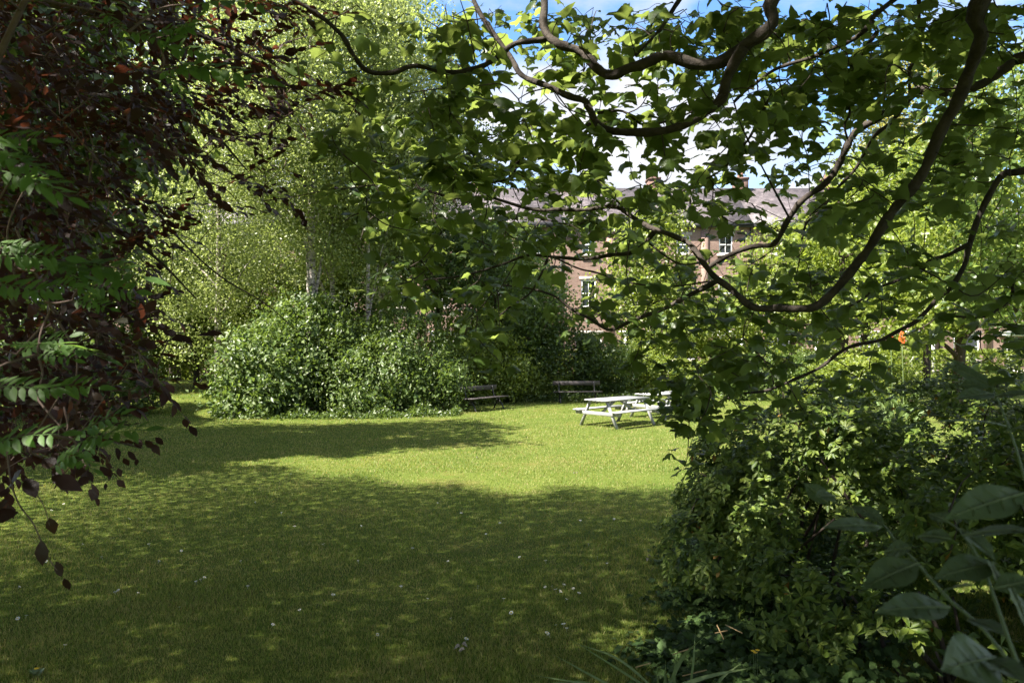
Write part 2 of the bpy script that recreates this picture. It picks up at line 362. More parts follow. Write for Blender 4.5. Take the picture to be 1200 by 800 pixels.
# ---------------------------------------------------------------- where the sun reaches
LIT = [[(238, 541), (330, 534), (430, 533), (470, 527), (530, 523), (600, 530), (640, 525), (620, 517), (560, 512), (600, 503), (570, 492), (620, 484), (690, 478), (900, 478), (900, 573), (800, 582), (760, 574), (700, 570), (660, 576), (620, 582), (570, 575), (530, 567), (470, 565), (400, 560), (330, 549)],
       [(185, 446), (262, 446), (262, 459), (185, 462)],
       [(250, 487), (420, 489), (560, 484), (560, 489), (420, 497), (260, 494)],
       [(170, 474), (205, 476), (200, 484), (165, 482)], [(300, 505), (390, 503), (380, 507), (310, 508)], [(420, 512), (520, 509), (500, 513), (430, 515)]]
def in_poly(x, y, P):
    ins = np.zeros(len(x), bool); j = len(P)-1
    for i in range(len(P)):
        xi, yi = P[i]; xj, yj = P[j]
        c = ((yi > y) != (yj > y)) & (x < (xj-xi)*(y-yi)/((yj-yi) if yj != yi else 1e-9)+xi)
        ins ^= c; j = i
    return ins
LIT_BALLS = [((-7.2, 25.5, 3.0), 4.6), ((-6.5, 27, 9), 6.5), ((-6.5, 27, 14), 6), ((3.2, 20.8, 0.5), 1.8), ((5, 23, .5), 1.8), ((0, 27, 4), 4.0), ((-11, 27, 9), 5), ((2.2, 32, 2.5), 4), ((-2.5, 26, 1.8), 2.6)]
SYC_BALLS = [((-.6, 4.6, 3.3), .5), ((1.0, 5.0, 3.2), .8), ((1.4, 5.4, 2.2), .6), ((2.4, 5.0, 4.2), .8), ((.3, 4.2, 4.0), .5), ((3.0, 5.6, 3.1), .6), ((2.9, 6.6, 1.9), .7), ((-1.9, 4.2, 4.6), .4)]
def blocks(P):
    """true where a leaf at P would shade a spot that is sunlit in the place"""
    t = P[:, 2]/SUN[2]; g = P-SUN*t[:, None]
    g = g+np.stack([.30*np.sin(P[:, 1]*3.1+P[:, 2]*2)+.25*np.sin(P[:, 0]*5.3+P[:, 1]*1.7), .22*np.sin(P[:, 0]*3.7+P[:, 2]*2.6)+.18*np.sin(P[:, 1]*6.1), 0*P[:, 0]], 1)+rng.normal(size=P.shape)*.16
    ok = g[:, 1] > 2
    px = 600+F*g[:, 0]/np.maximum(g[:, 1], .5); py = 400+F*H/np.maximum(g[:, 1], .5)
    b = np.zeros(len(P), bool)
    for q in LIT: b |= ok & in_poly(px, py, q)
    for c, r in LIT_BALLS:
        d = np.array(c)-P; s = d@(-SUN); q = np.linalg.norm(d, axis=1)**2-s*s
        b |= (s > 0) & (q < r*r)
    for c, r, pr in [((-1.1, 1.8, 2.9), .45, .45)]+[(*q_, .72) for q_ in SYC_BALLS]:
        d = np.array(c)-P; s = d@(-SUN); q = np.linalg.norm(d, axis=1)**2-s*s
        b |= (s > 0) & (q < r*r) & (rng.random(len(P)) < pr)
    return b

# ================================================================= camera, light, sky
cam_d = bpy.data.cameras.new('camera'); cam = bpy.data.objects.new('camera', cam_d); COL.objects.link(cam)
cam.location = (0, 0, H); cam.rotation_euler = (math.pi/2, 0, 0)
cam_d.sensor_width = 36; cam_d.lens = F/1200*36; cam_d.clip_end = 2000; cam_d.clip_start = 0.05
cam_d.dof.use_dof = True; cam_d.dof.focus_distance = 14; cam_d.dof.aperture_fstop = 8
SC.camera = cam
sl = bpy.data.lights.new('sun', 'SUN'); sl.energy = 5.0; sl.angle = math.radians(0.53); sl.color = (1.0, 0.94, 0.84)
so = bpy.data.objects.new('sun', sl); COL.objects.link(so)
so.rotation_euler = Vector(tuple(SUN)).to_track_quat('Z', 'Y').to_euler(); so.location = tuple(SUN*60)
wd = bpy.data.worlds.new('World'); SC.world = wd; wd.use_nodes = True
N, L = wd.node_tree.nodes, wd.node_tree.links; N.clear()
sky = N.new('ShaderNodeTexSky'); sky.sky_type = 'NISHITA'; sky.sun_disc = False
sky.ozone_density = 3.0; sky.air_density = 0.9; sky.dust_density = 0.4
sky.sun_elevation = math.asin(SUN[2]); sky.sun_rotation = math.atan2(SUN[0], SUN[1])
tc = N.new('ShaderNodeTexCoord'); mp = N.new('ShaderNodeMapping'); mp.inputs['Scale'].default_value = (1, 1, 2.2); mp.inputs['Location'].default_value = (0.35, 0.1, 0.0)
L.new(tc.outputs['Generated'], mp.inputs[0])
no = N.new('ShaderNodeTexNoise'); no.inputs['Scale'].default_value = 3.2; no.inputs['Detail'].default_value = 9; no.inputs['Roughness'].default_value = 0.55
L.new(mp.outputs[0], no.inputs['Vector'])
rc = ramp(N, [(0.41, (0, 0, 0)), (0.56, (1, 1, 1))]); L.new(no.outputs['Fac'], rc.inputs[0])
n2 = N.new('ShaderNodeTexNoise'); n2.inputs['Scale'].default_value = 7; n2.inputs['Detail'].default_value = 6; L.new(mp.outputs[0], n2.inputs['Vector'])
cc = ramp(N, [(0.3, (1.35, 1.42, 1.62)), (0.7, (2.1, 2.1, 2.13))]); L.new(n2.outputs['Fac'], cc.inputs[0])
mx = N.new('ShaderNodeMix'); mx.data_type = 'RGBA'; L.new(rc.outputs[0], mx.inputs[0]); hv = N.new('ShaderNodeHueSaturation'); hv.inputs['Saturation'].default_value = 1.14; hv.inputs['Value'].default_value = 0.62; L.new(sky.outputs[0], hv.inputs['Color']); L.new(hv.outputs[0], mx.inputs[6]); L.new(cc.outputs[0], mx.inputs[7])
bg = N.new('ShaderNodeBackground'); bg.inputs[1].default_value = 0.135; L.new(mx.outputs[2], bg.inputs[0])
ow = N.new('ShaderNodeOutputWorld'); L.new(bg.outputs[0], ow.inputs[0])
SC.view_settings.view_transform = 'Standard'; SC.view_settings.look = 'None'; SC.view_settings.exposure = 2.17; SC.view_settings.gamma = 1
c = SC.cycles; c.max_bounces = 7; c.diffuse_bounces = 4; c.glossy_bounces = 2; c.transmission_bounces = 2; c.caustics_reflective = False; c.caustics_refractive = False
c.use_denoising = True; c.sample_clamp_indirect = 6

# ================================================================= ground
m = MB(); nx = 40
m.add([(-300, -60, 0), (300, -60, 0), (300, 500, 0), (-300, 500, 0)], [(0, 1, 2, 3)])
props(m.build('lawn', M['lawn']), kind='structure')
def grass():
    n = 620000
    py = 400+rng.random(n)*440+6; px = rng.random(n)*1360-80
    py = np.where(rng.random(n) < 0.25, 400+rng.random(n)**1.0*120+34, py)
    Y = F*H/(py-400); ok = (Y < 60)
    Y = Y[ok]; px = px[ok]; n = len(Y); X = (px-600)/F*Y
    X = X+rng.normal(size=n)*.02; Y = Y+rng.normal(size=n)*.02
    wpx = Y/F
    h = (0.017+0.022*rng.random(n))*(1+0.3*np.sin(X*1.7+Y)*np.sin(Y*2.1)); w = np.maximum(0.0032, wpx*0.85)*(0.7+0.6*rng.random(n))
    a = rng.random(n)*6.283; lean = rng.random(n)*0.8*h; b = rng.random(n)*6.283
    V = np.zeros((n, 3, 3))
    V[:, 0] = np.stack([X-np.cos(a)*w/2, Y-np.sin(a)*w/2, np.full(n, -.002)], 1)
    V[:, 1] = np.stack([X+np.cos(a)*w/2, Y+np.sin(a)*w/2, np.full(n, -.002)], 1)
    V[:, 2] = np.stack([X+np.cos(b)*lean, Y+np.sin(b)*lean, h], 1)
    props(mesh_np('grass', V.reshape(-1, 3), np.arange(3*n), np.arange(n)*3, M['grass']), kind='stuff',
          label='short mown grass blades covering the whole lawn', cat='grass')
grass()

# ================================================================= benches and picnic tables
def bench(loc, rz, label, length=1.7):
    """faces -Y before turning"""
    r = empty('park_bench', loc, rz); props(r, label, 'bench', 'dark park benches along the shrubs')
    l2 = length/2
    s = MB()
    for k in range(4): s.box((0, -0.21+k*0.125, 0.44-0.006*k), (length, 0.105, 0.03), None, 0.008)
    s.build('seat', M['wood'], r)
    b = MB(); b.box((0, 0.33, 0.74), (length, 0.035, 0.155), None, 0.01)
    b.build('backrest', M['wood'], r)
    for sx in (-1, 1):
        x = sx*(l2-0.24)
        g = MB()
        g.bar((x, -0.24, 0.41), (x, 0.2, 0.395), 0.04, 0.03)
        for sy in (-1, 1):                                     # two bowed feet spreading from under the seat
            P = spline([(x, sy*-0.03+0.0, 0.395), (x, sy*0.03, 0.30), (x, sy*0.14, 0.17), (x, sy*0.235, 0.0)], 5)
            g.tube(P, 0.026, 6)
        P = spline([(x, 0.02, 0.30), (x, 0.16, 0.38), (x, 0.25, 0.52), (x, 0.303, 0.80)], 5); g.tube(P, 0.022, 6)
        P = spline([(x, -0.06, 0.20), (x, 0, 0.235), (x, 0.06, 0.20)], 4); g.tube(P, 0.012, 6)
        g.build('iron_leg', M['iron'], r)
    return r
g1 = (G(553, 484)+G(583, 477))/2
bench((g1[0], g1[1], 0), math.radians(50), 'dark bench turned slightly before the pale green shrub', 1.9)
g2 = G(677, 472)
bench((g2[0], g2[1], 0), math.radians(4), 'dark bench standing square on before the dark green shrub, behind the picnic tables', 1.85)
g3 = G(240, 448)
bench((g3[0], g3[1], 0), math.radians(-70), 'small far off bench seen end on beside the low hedge', 1.7)

def picnic(near, axis, label):
    near = np.array(near); ang = math.atan2(axis[1], axis[0]); ctr = near+np.array([math.cos(ang), math.sin(ang), 0])*0.85
    r = empty('picnic_table', ctr, ang); props(r, label, 'picnic table', 'white wooden picnic tables')
    t = MB()
    for k in range(5): t.box((0, -0.30+0.15*k, 0.74), (1.95, 0.142, 0.036), None, 0.006)
    for x in (-.72, 0, .72): t.box((x, 0, 0.700), (0.07, 0.70, 0.042))
    t.build('tabletop', M['white'], r)
    for sy in (-1, 1):
        s = MB()
        for k in (-1, 1): s.box((0, sy*0.68+k*0.066, 0.448), (1.95, 0.125, 0.036), None, 0.006)
        s.build('seat', M['white'], r)
    for sx in (-1, 1):
        x = sx*0.80
        for sy in (-1, 1):
            l = MB(); l.bar((x, sy*0.30, 0.718), (x, sy*0.66, -0.005), 0.045, 0.095, (1, 0, 0)); l.build('leg', M['white'], r)
        cb = MB(); cb.bar((x+sx*0.047, -0.80, 0.38), (x+sx*0.047, 0.80, 0.38), 0.042, 0.095, (0, 0, 1)); cb.build('crossbeam', M['white'], r)
        bb = MB(); bb.bar((x-sx*0.05, 0, 0.34), (sx*0.12, 0, 0.69), 0.042, 0.07); bb.build('brace', M['white'], r)
    return r
AX = (0.74, 0.66)
picnic(G(700, 500.5), AX, 'white wooden picnic table standing in full view on the sunlit grass, nearest the camera')
picnic((4.1, 22.5, 0), AX, 'white picnic table half hidden by drooping sycamore leaves, just behind the other one')

# ================================================================= terraced houses
def house():
    r = empty('terraced_house'); w = 6.9; h = 10.95; hw = w/2
    holes = []
    for sx in (-1.55, 1.55):
        holes += [(sx, 9.4, 1.0, 1.35), (sx, 5.85, 1.1, 2.0)]
    holes += [(-1.55, 1.95, 1.9, 1.9), (1.75, 1.45, 1.1, 2.3)]
    xs = sorted({-hw, hw, *[a-b/2 for a, _, b, _ in holes], *[a+b/2 for a, _, b, _ in holes]})
    zs = sorted({0, h, *[z-d/2 for _, z, _, d in holes], *[z+d/2 for _, z, _, d in holes]})
    m = MB()
    for x0, x1 in zip(xs, xs[1:]):
        for z0, z1 in zip(zs, zs[1:]):
            cx, cz = (x0+x1)/2, (z0+z1)/2
            if any(abs(cx-a) < b/2 and abs(cz-z) < d/2 for a, z, b, d in holes): continue
            m.add([(x0, 0, z0), (x1, 0, z0), (x1, 0, z1), (x0, 0, z1)], [(0, 1, 2, 3)])
    for a, z, b, d in holes:                                    # reveals
        x0, x1, z0, z1 = a-b/2, a+b/2, z-d/2, z+d/2; q = .16
        m.add([(x0, 0, z0), (x0, q, z0), (x0, q, z1), (x0, 0, z1)], [(0, 1, 2, 3)])
        m.add([(x1, 0, z0), (x1, q, z0), (x1, q, z1), (x1, 0, z1)], [(3, 2, 1, 0)])
        m.add([(x0, 0, z1), (x1, 0, z1), (x1, q, z1), (x0, q, z1)], [(0, 1, 2, 3)])
        m.add([(x0, 0, z0), (x1, 0, z0), (x1, q, z0), (x0, q, z0)], [(3, 2, 1, 0)])
    D = 9.0
    m.add([(-hw, 0, 0), (-hw, D, 0), (-hw, D, h), (-hw, D/2, h+3.3), (-hw, 0, h)], [(0, 1, 2, 3, 4)])
    m.add([(hw, 0, 0), (hw, D, 0), (hw, D, h), (hw, D/2, h+3.3), (hw, 0, h)], [(4, 3, 2, 1, 0)])
    m.add([(-hw, D, 0), (hw, D, 0), (hw, D, h), (-hw, D, h)], [(3, 2, 1, 0)])
    m.box((0.0, -0.045, 5.4), (0.5, 0.09, 10.6))                # brick pier between the window bays
    wl = m.build('wall', M['brick'], r)
    rf = MB(); e = 0.35; th = .09
    for s in (0, 1):
        y0, y1 = (-e, D/2) if s == 0 else (D+e, D/2)
        z0 = h-e*0.73+.12; z1 = h+3.3+.12
        rf.add([(-hw, y0, z0), (hw, y0, z0), (hw, y1, z1), (-hw, y1, z1), (-hw, y0, z0+th), (hw, y0, z0+th), (hw, y1, z1+th), (-hw, y1, z1+th)],
               [(0, 1, 2, 3), (7, 6, 5, 4), (0, 4, 5, 1), (2, 6, 7, 3), (1, 5, 6, 2), (0, 3, 7, 4)])
    rfo = rf.build('roof', M['slate'], r)
    ch = MB(); ch.box((-hw+.55, D/2, h+3.4), (0.9, 1.3, 1.7)); ch.box((-hw+.55, D/2, h+4.15), (1.02, 1.42, .18))
    ch.build('chimney', M['sootbrick'], rfo)
    for k in (-.4, 0, .4):
        cp = MB(); cp.tube([(-hw+.55, D/2+k, h+4.24), (-hw+.55, D/2+k, h+4.65)], [.13, .10], 8); cp.build('chimney_pot', M['pot'], rfo)
    gu = MB(); gu.box((0, -0.22, h-.13), (w-.01, 0.30, 0.34)); gu.build('gutter', M['gutter'], r)
    dp = MB(); dp.tube([(hw-.12, -.07, h-.3), (hw-.12, -.07, 0)], .05, 8); dp.build('drainpipe', M['gutter'], r)
    for a, z, b, d in holes[:5]:
        f = MB(); q = .12; y = .09
        f.box((a-b/2+.045, y, z), (.09, q, d)); f.box((a+b/2-.045, y, z), (.09, q, d))
        f.box((a, y, z+d/2-.045), (b-.18, q, .09)); f.box((a, y, z-d/2+.045), (b-.18, q, .09))
        f.box((a, y, z), (b-.18, .1, .07))
        f.box((a, y+.005, z+d/4-.01), (.04, .06, d/2-.12)); f.box((a, y+.005, z-d/4+.01), (.04, .06, d/2-.12))
        fo = f.build('window', M['winwhite'], r)
        pn = MB(); pn.add([(a-b/2+.05, .13, z-d/2+.05), (a+b/2-.05, .13, z-d/2+.05), (a+b/2-.05, .13, z+d/2-.05), (a-b/2+.05, .13, z+d/2-.05)], [(0, 1, 2, 3)])
        pn.build('pane', M['glass'], fo)
        sl_ = MB(); sl_.box((a, -.06, z-d/2-.09), (b+.3, .22, .17)); sl_.build('sill', M['stone'], fo)
        li = MB(); li.box((a, -.012, z+d/2+.12), (b+.3, .024, .235)); li.build('lintel', M['stone'], fo)
    d_ = MB(); d_.box((1.75, .1, 1.45), (1.08, .06, 2.28)); do = d_.build('door', M['door'], r)
    st = MB(); st.box((1.75, -.45, .15), (1.9, .9, .3)); st.build('doorstep', M['stone'], r)
    for sx in (-.75, .75):
        cm = MB(); cm.tube([(1.75+sx, -.7, .3), (1.75+sx, -.7, 2.75)], [.12, .10], 10); cm.build('porch_column', M['winwhite'], r)
    po = MB(); po.box((1.75, -.42, 2.88), (2.0, .9, .26)); po.box((1.75, -.42, 3.06), (2.2, 1.05, .1)); po.build('porch_roof', M['winwhite'], r)
    return r
def copy_tree(o, parent=None):
    q = o.copy(); COL.objects.link(q)
    if parent is not None: q.parent = parent
    for ch in list(o.children): copy_tree(ch, q)
    return q
hlab = ['terraced house behind the copper beech with white porch glimpsed over the far hedge',
        'red brick terraced house hidden behind the pale birch crowns',
        'terraced house whose pale ground floor shows between the birch trunks',
        'terraced house behind the dark thin trunks and the tall mid green tree',
        'terraced house behind the top of the middle shrubs, left of the pink brick gap',
        'pink brick house seen in the leaf gap above the shaded bench',
        'brick house whose slate roof and top sash window show clearly under the white cloud',
        'terraced house behind the pale green round tree',
        'terraced house whose white porch shows above the right hand bush',
        'terraced house far right behind the bright yellow green trees']
h0 = house(); kids = []
for i, k in enumerate(range(-5, 5)):
    hh = h0 if i == 0 else copy_tree(h0)
    kids.append(hh)
for i, (hh, k) in enumerate(zip(kids, range(-5, 5))):
    hh.location = (7.15+6.9*k, 54+(0.0 if k % 2 else 0.03), 0.0)
    props(hh, hlab[i], 'house', 'brick terrace beyond the garden')
    if k == -3:
        pass

# ================================================================= background trees and bushes
def trunk(P, R, mat, parent, base, name='trunk', n=8, wob=.12):
    m = MB(); m.tube(spline(P, 5), np.interp(np.linspace(0, 1, (len(P)-1)*5+1), np.linspace(0, 1, len(R)), R), n, True, wob)
    return m.build(name, mat, parent, True, base)
def clumpy(balls, ncl, per, sig, hang=0.0, shell=0.55, index=False):
    """leaf positions: clumps spread through the outer volume of several ellipsoids"""
    vol = np.array([r[0]*r[1]*r[2] for _, r in balls])**.7; pick = rng.choice(len(balls), ncl, p=vol/vol.sum())
    C = np.array([b[0] for b in balls], float)[pick]; R = np.array([b[1] for b in balls], float)[pick]
    d = rdir(ncl); rad = shell+(1.04-shell)*rng.random((ncl, 1))**.6
    ctr = C+d*R*rad
    n = np.maximum(2, rng.poisson(per, ncl)); idx = np.repeat(np.arange(ncl), n)
    off = rng.normal(size=(len(idx), 3))*sig*(0.6+0.8*rng.random((ncl, 1)))[idx]
    off[:, 2] *= 0.65
    if hang > 0: off[:, 2] -= rng.random(len(idx))*hang
    if index: return ctr[idx]+off, d[idx], ctr, idx
    return ctr[idx]+off, d[idx], ctr
def tree(name, label, cat, base, balls, ncl, per, sig, leaf, mat, trunkP, trunkR, barkm, group=None, hang=0.0, T=TQ, limbs=7, shade=False, up=1.0, out=.6):
    r = empty(name, base); props(r, label, cat, group)
    P, d, ctr = clumpy(balls, ncl, per, sig, hang)
    P = P[P[:, 2] > 0.25]
    if shade:
        b = blocks(P); P = P[~b]
    n = len(P)
    D = rdir(n); D[:, 2] -= 0.5; D = nrm(D)
    c0 = np.mean([b[0] for b in balls], axis=0)
    Nn = rdir(n)*0.9+nrm(P-c0)*out; Nn[:, 2] += up*0.6
    leaves('crown', T, P, D, Nn, leaf*(0.7+0.6*rng.random(n)), mat, r, base)
    trunk(trunkP, trunkR, barkm, r, base)
    tp = spline(trunkP, 6)
    for k in range(limbs):
        a = tp[int(len(tp)*(0.35+0.6*k/max(limbs, 1)))]
        cand = ctr[rng.integers(len(ctr), size=12)]; e = cand[np.argmin(np.linalg.norm(cand-a, axis=1)+3*(cand[:, 2] < a[2]))]
        mid = a*.5+e*.5+np.array([0, 0, 0.12*np.linalg.norm(e-a)])
        rr = trunkR[-1]+(trunkR[0]-trunkR[-1])*(1-k/limbs)*.35
        trunk([a, mid, e], [rr*.8, rr*.5, rr*.2], barkm, r, base, 'branch', 6)
    return r
def X(px, Y): return (px-600)/F*Y
BG = 'birches behind the shrubs'
def birch(px, Y, top, rx, label, cl=360, tr=.14, lean=0.0, low=3.6):
    x = X(px, Y); balls = []
    n = 7
    for k in range(n):
        z = low+(top-low)*(k+.5)/n; s = math.sin(math.pi*(k+.8)/(n+.8))**.7
        balls.append(((x+lean*z+rng.normal()*.6, Y+rng.normal()*.6, z), (rx*s, rx*s, (top-low)/n*.9)))
    tree('birch_tree', label, 'birch', (x, Y, 0), balls, int(cl*1.7), 58, .38, .112, M['birch'],
         [(x, Y, -.1), (x+lean*3, Y, 3), (x+lean*7, Y+.1, 7), (x+lean*top*.9, Y, top*.95)], [tr, tr*.85, tr*.6, .03], M['birchbark'], BG, hang=.8, limbs=9, up=.3)
birch(364, 26, 17, 3.2, 'silver birch with the thickest pale trunk, leftmost of those rising from the shrubs', 430, .21, low=6.2)
birch(389, 28, 18, 3.4, 'slim birch just right of the thickest pale trunk', 400, .12, low=5.4)
birch(431, 27, 16, 3.0, 'slender greyish birch in the middle of the clump', 340, .10, low=5.0)
birch(446, 30, 18, 3.0, 'pinkish trunked birch before the pale wall, right of the clump', 340, .12, low=5.0)
birch(255, 31, 18, 4.2, 'broad birch set back behind the far hedge, its trunk hidden by leaves', 520, .15, low=2.5)
# darker trees to the right of the birches
for (px, Y, lab, rx, z, bx) in [(478, 32, 'dark trunked tree left of its pair behind the shrubs', 2.0, 7.5, -.5), (511, 33, 'dark trunked tree right of its pair, fuller crown', 2.4, 8.0, .6)]:
    x = X(px, Y)
    tree('dark_tree', lab, 'tree', (x, Y, 0), [((x+bx, Y, z), (rx, rx, 2.6)), ((x+bx+.8, Y-.5, z-2), (rx, rx, 1.6)), ((x, Y, z+3), (rx, rx, 2.5))], 260, 32, .45, .16, M['darkshrub'],
         [(x, Y, -.1), (x+.1, Y, 3), (x, Y, 8)], [.17, .15, .06], M['bark'], 'dark trunked trees behind the shrubs')
x = X(585, 31); tree('hazel_tree', 'mid green bushy tree rising above the middle shrubs behind the benches', 'tree', (x, 31, 0),
     [((x, 31, 4.6), (2.6, 2.2, 2.4)), ((x-1.6, 31, 5.8), (2, 2, 2)), ((x+1.2, 31, 3.4), (2, 2, 1.8))], 330, 36, .42, .16, M['dogwood'], [(x, 31, 0), (x, 31, 2.5), (x-.3, 31, 6)], [.16, .13, .05], M['bark'])
for px, Y, lab in [(230, 38, 'low leafy tree behind the far hedge, left of the birches'), (330, 37, 'leafy understorey tree right behind the thickest birch trunk'), (410, 38, 'leafy understorey tree behind the slim birch trunks')]:
    x = X(px, Y); tree('understorey_tree', lab, 'tree', (x, Y, 0), [((x, Y, 4.2), (3.0, 2.0, 2.2)), ((x+1, Y, 6.4), (2.6, 2, 2.0)), ((x-1, Y, 2.6), (2.4, 2, 1.5))], 520, 36, .45, .17, M['lime' if px < 400 else 'dogwood'], [(x, Y, 0), (x, Y, 3), (x-.3, Y, 7)], [.16, .13, .05], M['bark'], 'understorey trees behind the birches')
# right side trees
def rtree(name, px, Y, balls, label, mat, ncl, per, leaf, tr=.2, group='sunlit trees on the right side', sig=.42, top=None):
    x = X(px, Y); bb = [((x+dx, Y+dy, z), r) for dx, dy, z, r in balls]; tz = top or max(b[0][2] for b in bb)
    return tree(name, label, 'tree', (x, Y, 0), bb, ncl, per, sig, leaf, mat, [(x, Y, -.1), (x+.15, Y, tz*.4), (x-.1, Y, tz)], [tr, tr*.8, .05], M['bark'], group)
rtree('round_tree', 925, 42, [(0, 0, 6.4, (3.0, 2.6, 2.6)), (-1.5, 0, 4.3, (2.6, 2.4, 2.2)), (2, 0, 4.8, (2.6, 2.4, 2.6))], 'pale green round tree before the house with the slate roof', M['lime'], 420, 34, .21)
rtree('broadleaf_tree', 1010, 34, [(0, 0, 6.8, (3.0, 2.6, 2.4)), (1.5, 0, 9.5, (2.4, 2.4, 2.2))], 'bright tree between the pale round tree and the leaning sycamore limb', M['lime'], 330, 34, .19)
rtree('broadleaf_tree', 1120, 24, [(0, 0, 4.8, (3.0, 2.4, 1.9)), (2, 0, 7.2, (2.6, 2.4, 2.2)), (-1.6, 0, 3.4, (1.8, 1.6, 1.3))], 'bright yellow green tree with long hanging leaves behind the right hand bush', M['lime'], 470, 34, .17)
rtree('yellow_tree', 1085, 38, [(0, 0, 14.5, (3.4, 2.8, 3.0)), (2.5, 0, 11, (3.4, 3, 2.6)), (-1.5, 0, 11.5, (2, 2, 2))], 'tall yellowish tree in thin leaf high behind the sycamore limbs', M['yellow'], 330, 36, .19)
rtree('broadleaf_tree', 1210, 19, [(0, 0, 6.8, (2.6, 2.2, 2.2)), (.5, 0, 4.2, (2.4, 2.2, 1.8)), (-.6, 0, 8.6, (1.8, 1.8, 1.6))], 'mid green tree at the right edge reaching over the bush', M['syc'], 420, 30, .15)
rtree('broadleaf_tree', 800, 46, [(0, 0, 3.6, (2.6, 2.2, 1.9)), (2.4, 0, 3.0, (2.2, 2, 1.7))], 'low bright tree before the brick pier, above the picnic tables', M['lime'], 260, 32, .2, .12)
rtree('round_tree', 762, 40, [(0, 0, 7.0, (1.9, 1.8, 2.2)), (.6, 0, 3.8, (2.4, 2, 2.2)), (-1.0, 0, 5.0, (1.7, 1.6, 1.6)), (.5, 0, 8.8, (1.3, 1.3, 1.2))], 'slim pale tree before the terrace, between the two patches of brick', M['lime'], 330, 34, .19, .14)
rtree('broadleaf_tree', 612, 38, [(0, 0, 5.0, (1.7, 1.8, 1.7)), (-1.6, 0, 6.6, (2.2, 2, 2.2)), (-.4, 0, 3.2, (2, 2, 1.5))], 'mid green tree before the terrace, left of the pink brick gap', M['dogwood'], 360, 34, .18, .14)
rtree('broadleaf_tree', 985, 30, [(0, 0, 5.2, (2.4, 2, 2.2)), (1.8, 0, 8.3, (2.2, 2, 1.8)), (3.6, 0, 5.6, (2.0, 2, 2.0))], 'sunlit tree behind the bush where the two winding limbs cross', M['lime'], 430, 36, .17)
# left background trees
ltrees = [(120, 36, 'big tree filling the gaps of the copper beech, far left centre', 6, 7.5, 'darkshrub'), (-40, 33, 'big tree at the left edge behind the copper beech', 6, 7, 'dogwood'), (205, 44, 'tall tree above the far hedge, behind the copper beech tip', 5.5, 9.5, 'birch')]
for px, Y, lab, r_, z, mm in ltrees:
    x = X(px, Y)
    tree('broadleaf_tree', lab, 'tree', (x, Y, 0), [((x, Y, z), (r_, r_*.8, 5)), ((x+1, Y, z+5), (r_*.8, r_*.7, 4)), ((x-1, Y, z-3), (r_*.9, r_*.7, 3))], 640, 32, .6, .22, M[mm],
         [(x, Y, -.1), (x, Y, 5), (x+.5, Y, 14)], [.35, .28, .06], M['bark'], 'trees behind the copper beech')
# ---- bushes
def bush(name, label, cat, balls, ncl, per, sig, leaf, mat, group=None, T=TQ, up=.8, stems=6, kind=None):
    b0 = np.array(balls[0][0]); base = np.array([b0[0], b0[1], 0])
    r = empty(name, base); props(r, label, cat, group, kind)
    P, d, ctr, ci = clumpy(balls, int(ncl*.62), per*2.1, sig*1.05, 0, .66, True); ok = P[:, 2] > .03; P = P[ok]; ci = ci[ok]; n = len(P)
    P = P+np.repeat(rdir(1), n, 0)*0
    D = rdir(n)+rdir(len(ctr))[ci]*.9; D[:, 2] -= .35
    cc = np.mean([b[0] for b in balls], axis=0)
    Nn = rdir(n)*.55+rdir(len(ctr))[ci]*.6+nrm(P-cc)*.6; Nn[:, 2] += up*.6
    S = leaf*(.65+.7*rng.random(n))*(.75+.5*rng.random(len(ctr)))[ci]
    ns = max(36, ncl//4); pk = rng.integers(len(ctr), size=ns); di = nrm(nrm(ctr[pk]-cc)*.8+rng.normal(size=(ns, 3))*.35+np.array([0, -.1, .65])); ln = .3+.95*rng.random(ns)**1.5
    kk = 18; t = np.tile(np.arange(kk)/kk, ns); j = np.repeat(np.arange(ns), kk); sd = nrm(np.cross(di, rng.normal(size=(ns, 3))))
    P2 = ctr[pk][j]+di[j]*(ln[j]*t)[:, None]; P2[:, 2] -= .25*ln[j]*t*t; sg = np.where(np.arange(len(t)) % 2, 1, -1)
    D2 = di[j]*.6+sd[j]*sg[:, None]+rng.normal(size=(len(t), 3))*.25; N2 = rdir(len(t))*.5+np.array([0, -.2, .9])
    P, D, Nn, S = np.vstack([P, P2]), np.vstack([D, D2]), np.vstack([Nn, N2]), np.concatenate([S, leaf*(1.15-.6*t)])
    ok = P[:, 2] > .03
    leaves('foliage', T, P[ok], D[ok], Nn[ok], S[ok], mat, r, base)
    for k in range(stems):
        e = ctr[rng.integers(len(ctr))]; s = base+np.array([rng.normal()*.25, rng.normal()*.25, 0])
        trunk([s, s*.4+e*.6+np.array([0, 0, .2]), e], [.04, .03, .008], M['bark'], r, base, 'stem', 5)
    return r
GS = 'leafy shrubs along the far side of the lawn'
Y = 24.2
bush('dogwood_shrub', 'big glossy pale leaved shrub at the left end of the shrub border', 'shrub',
     [((X(318, Y), Y, 1.3), (1.5, 1.3, 1.5)), ((X(290, Y), Y+.8, 1.0), (.8, 1.0, 1.1)), ((X(345, Y), Y+1.2, 2.5), (1.5, 1.2, 1.4)), ((X(305, Y), Y-.6, .6), (1.3, .8, .7))], 520, 26, .28, .15, M['dogwood'], GS, TQ2)
bush('dogwood_shrub', 'smaller rounded shrub between the big glossy one and the slim birches', 'shrub',
     [((X(392, Y), Y+.5, 1.1), (1.2, 1.1, 1.3)), ((X(378, Y), Y+1.3, 1.7), (1.3, 1.0, 1.3))], 300, 26, .24, .12, M['darkshrub'], GS, TQ2)
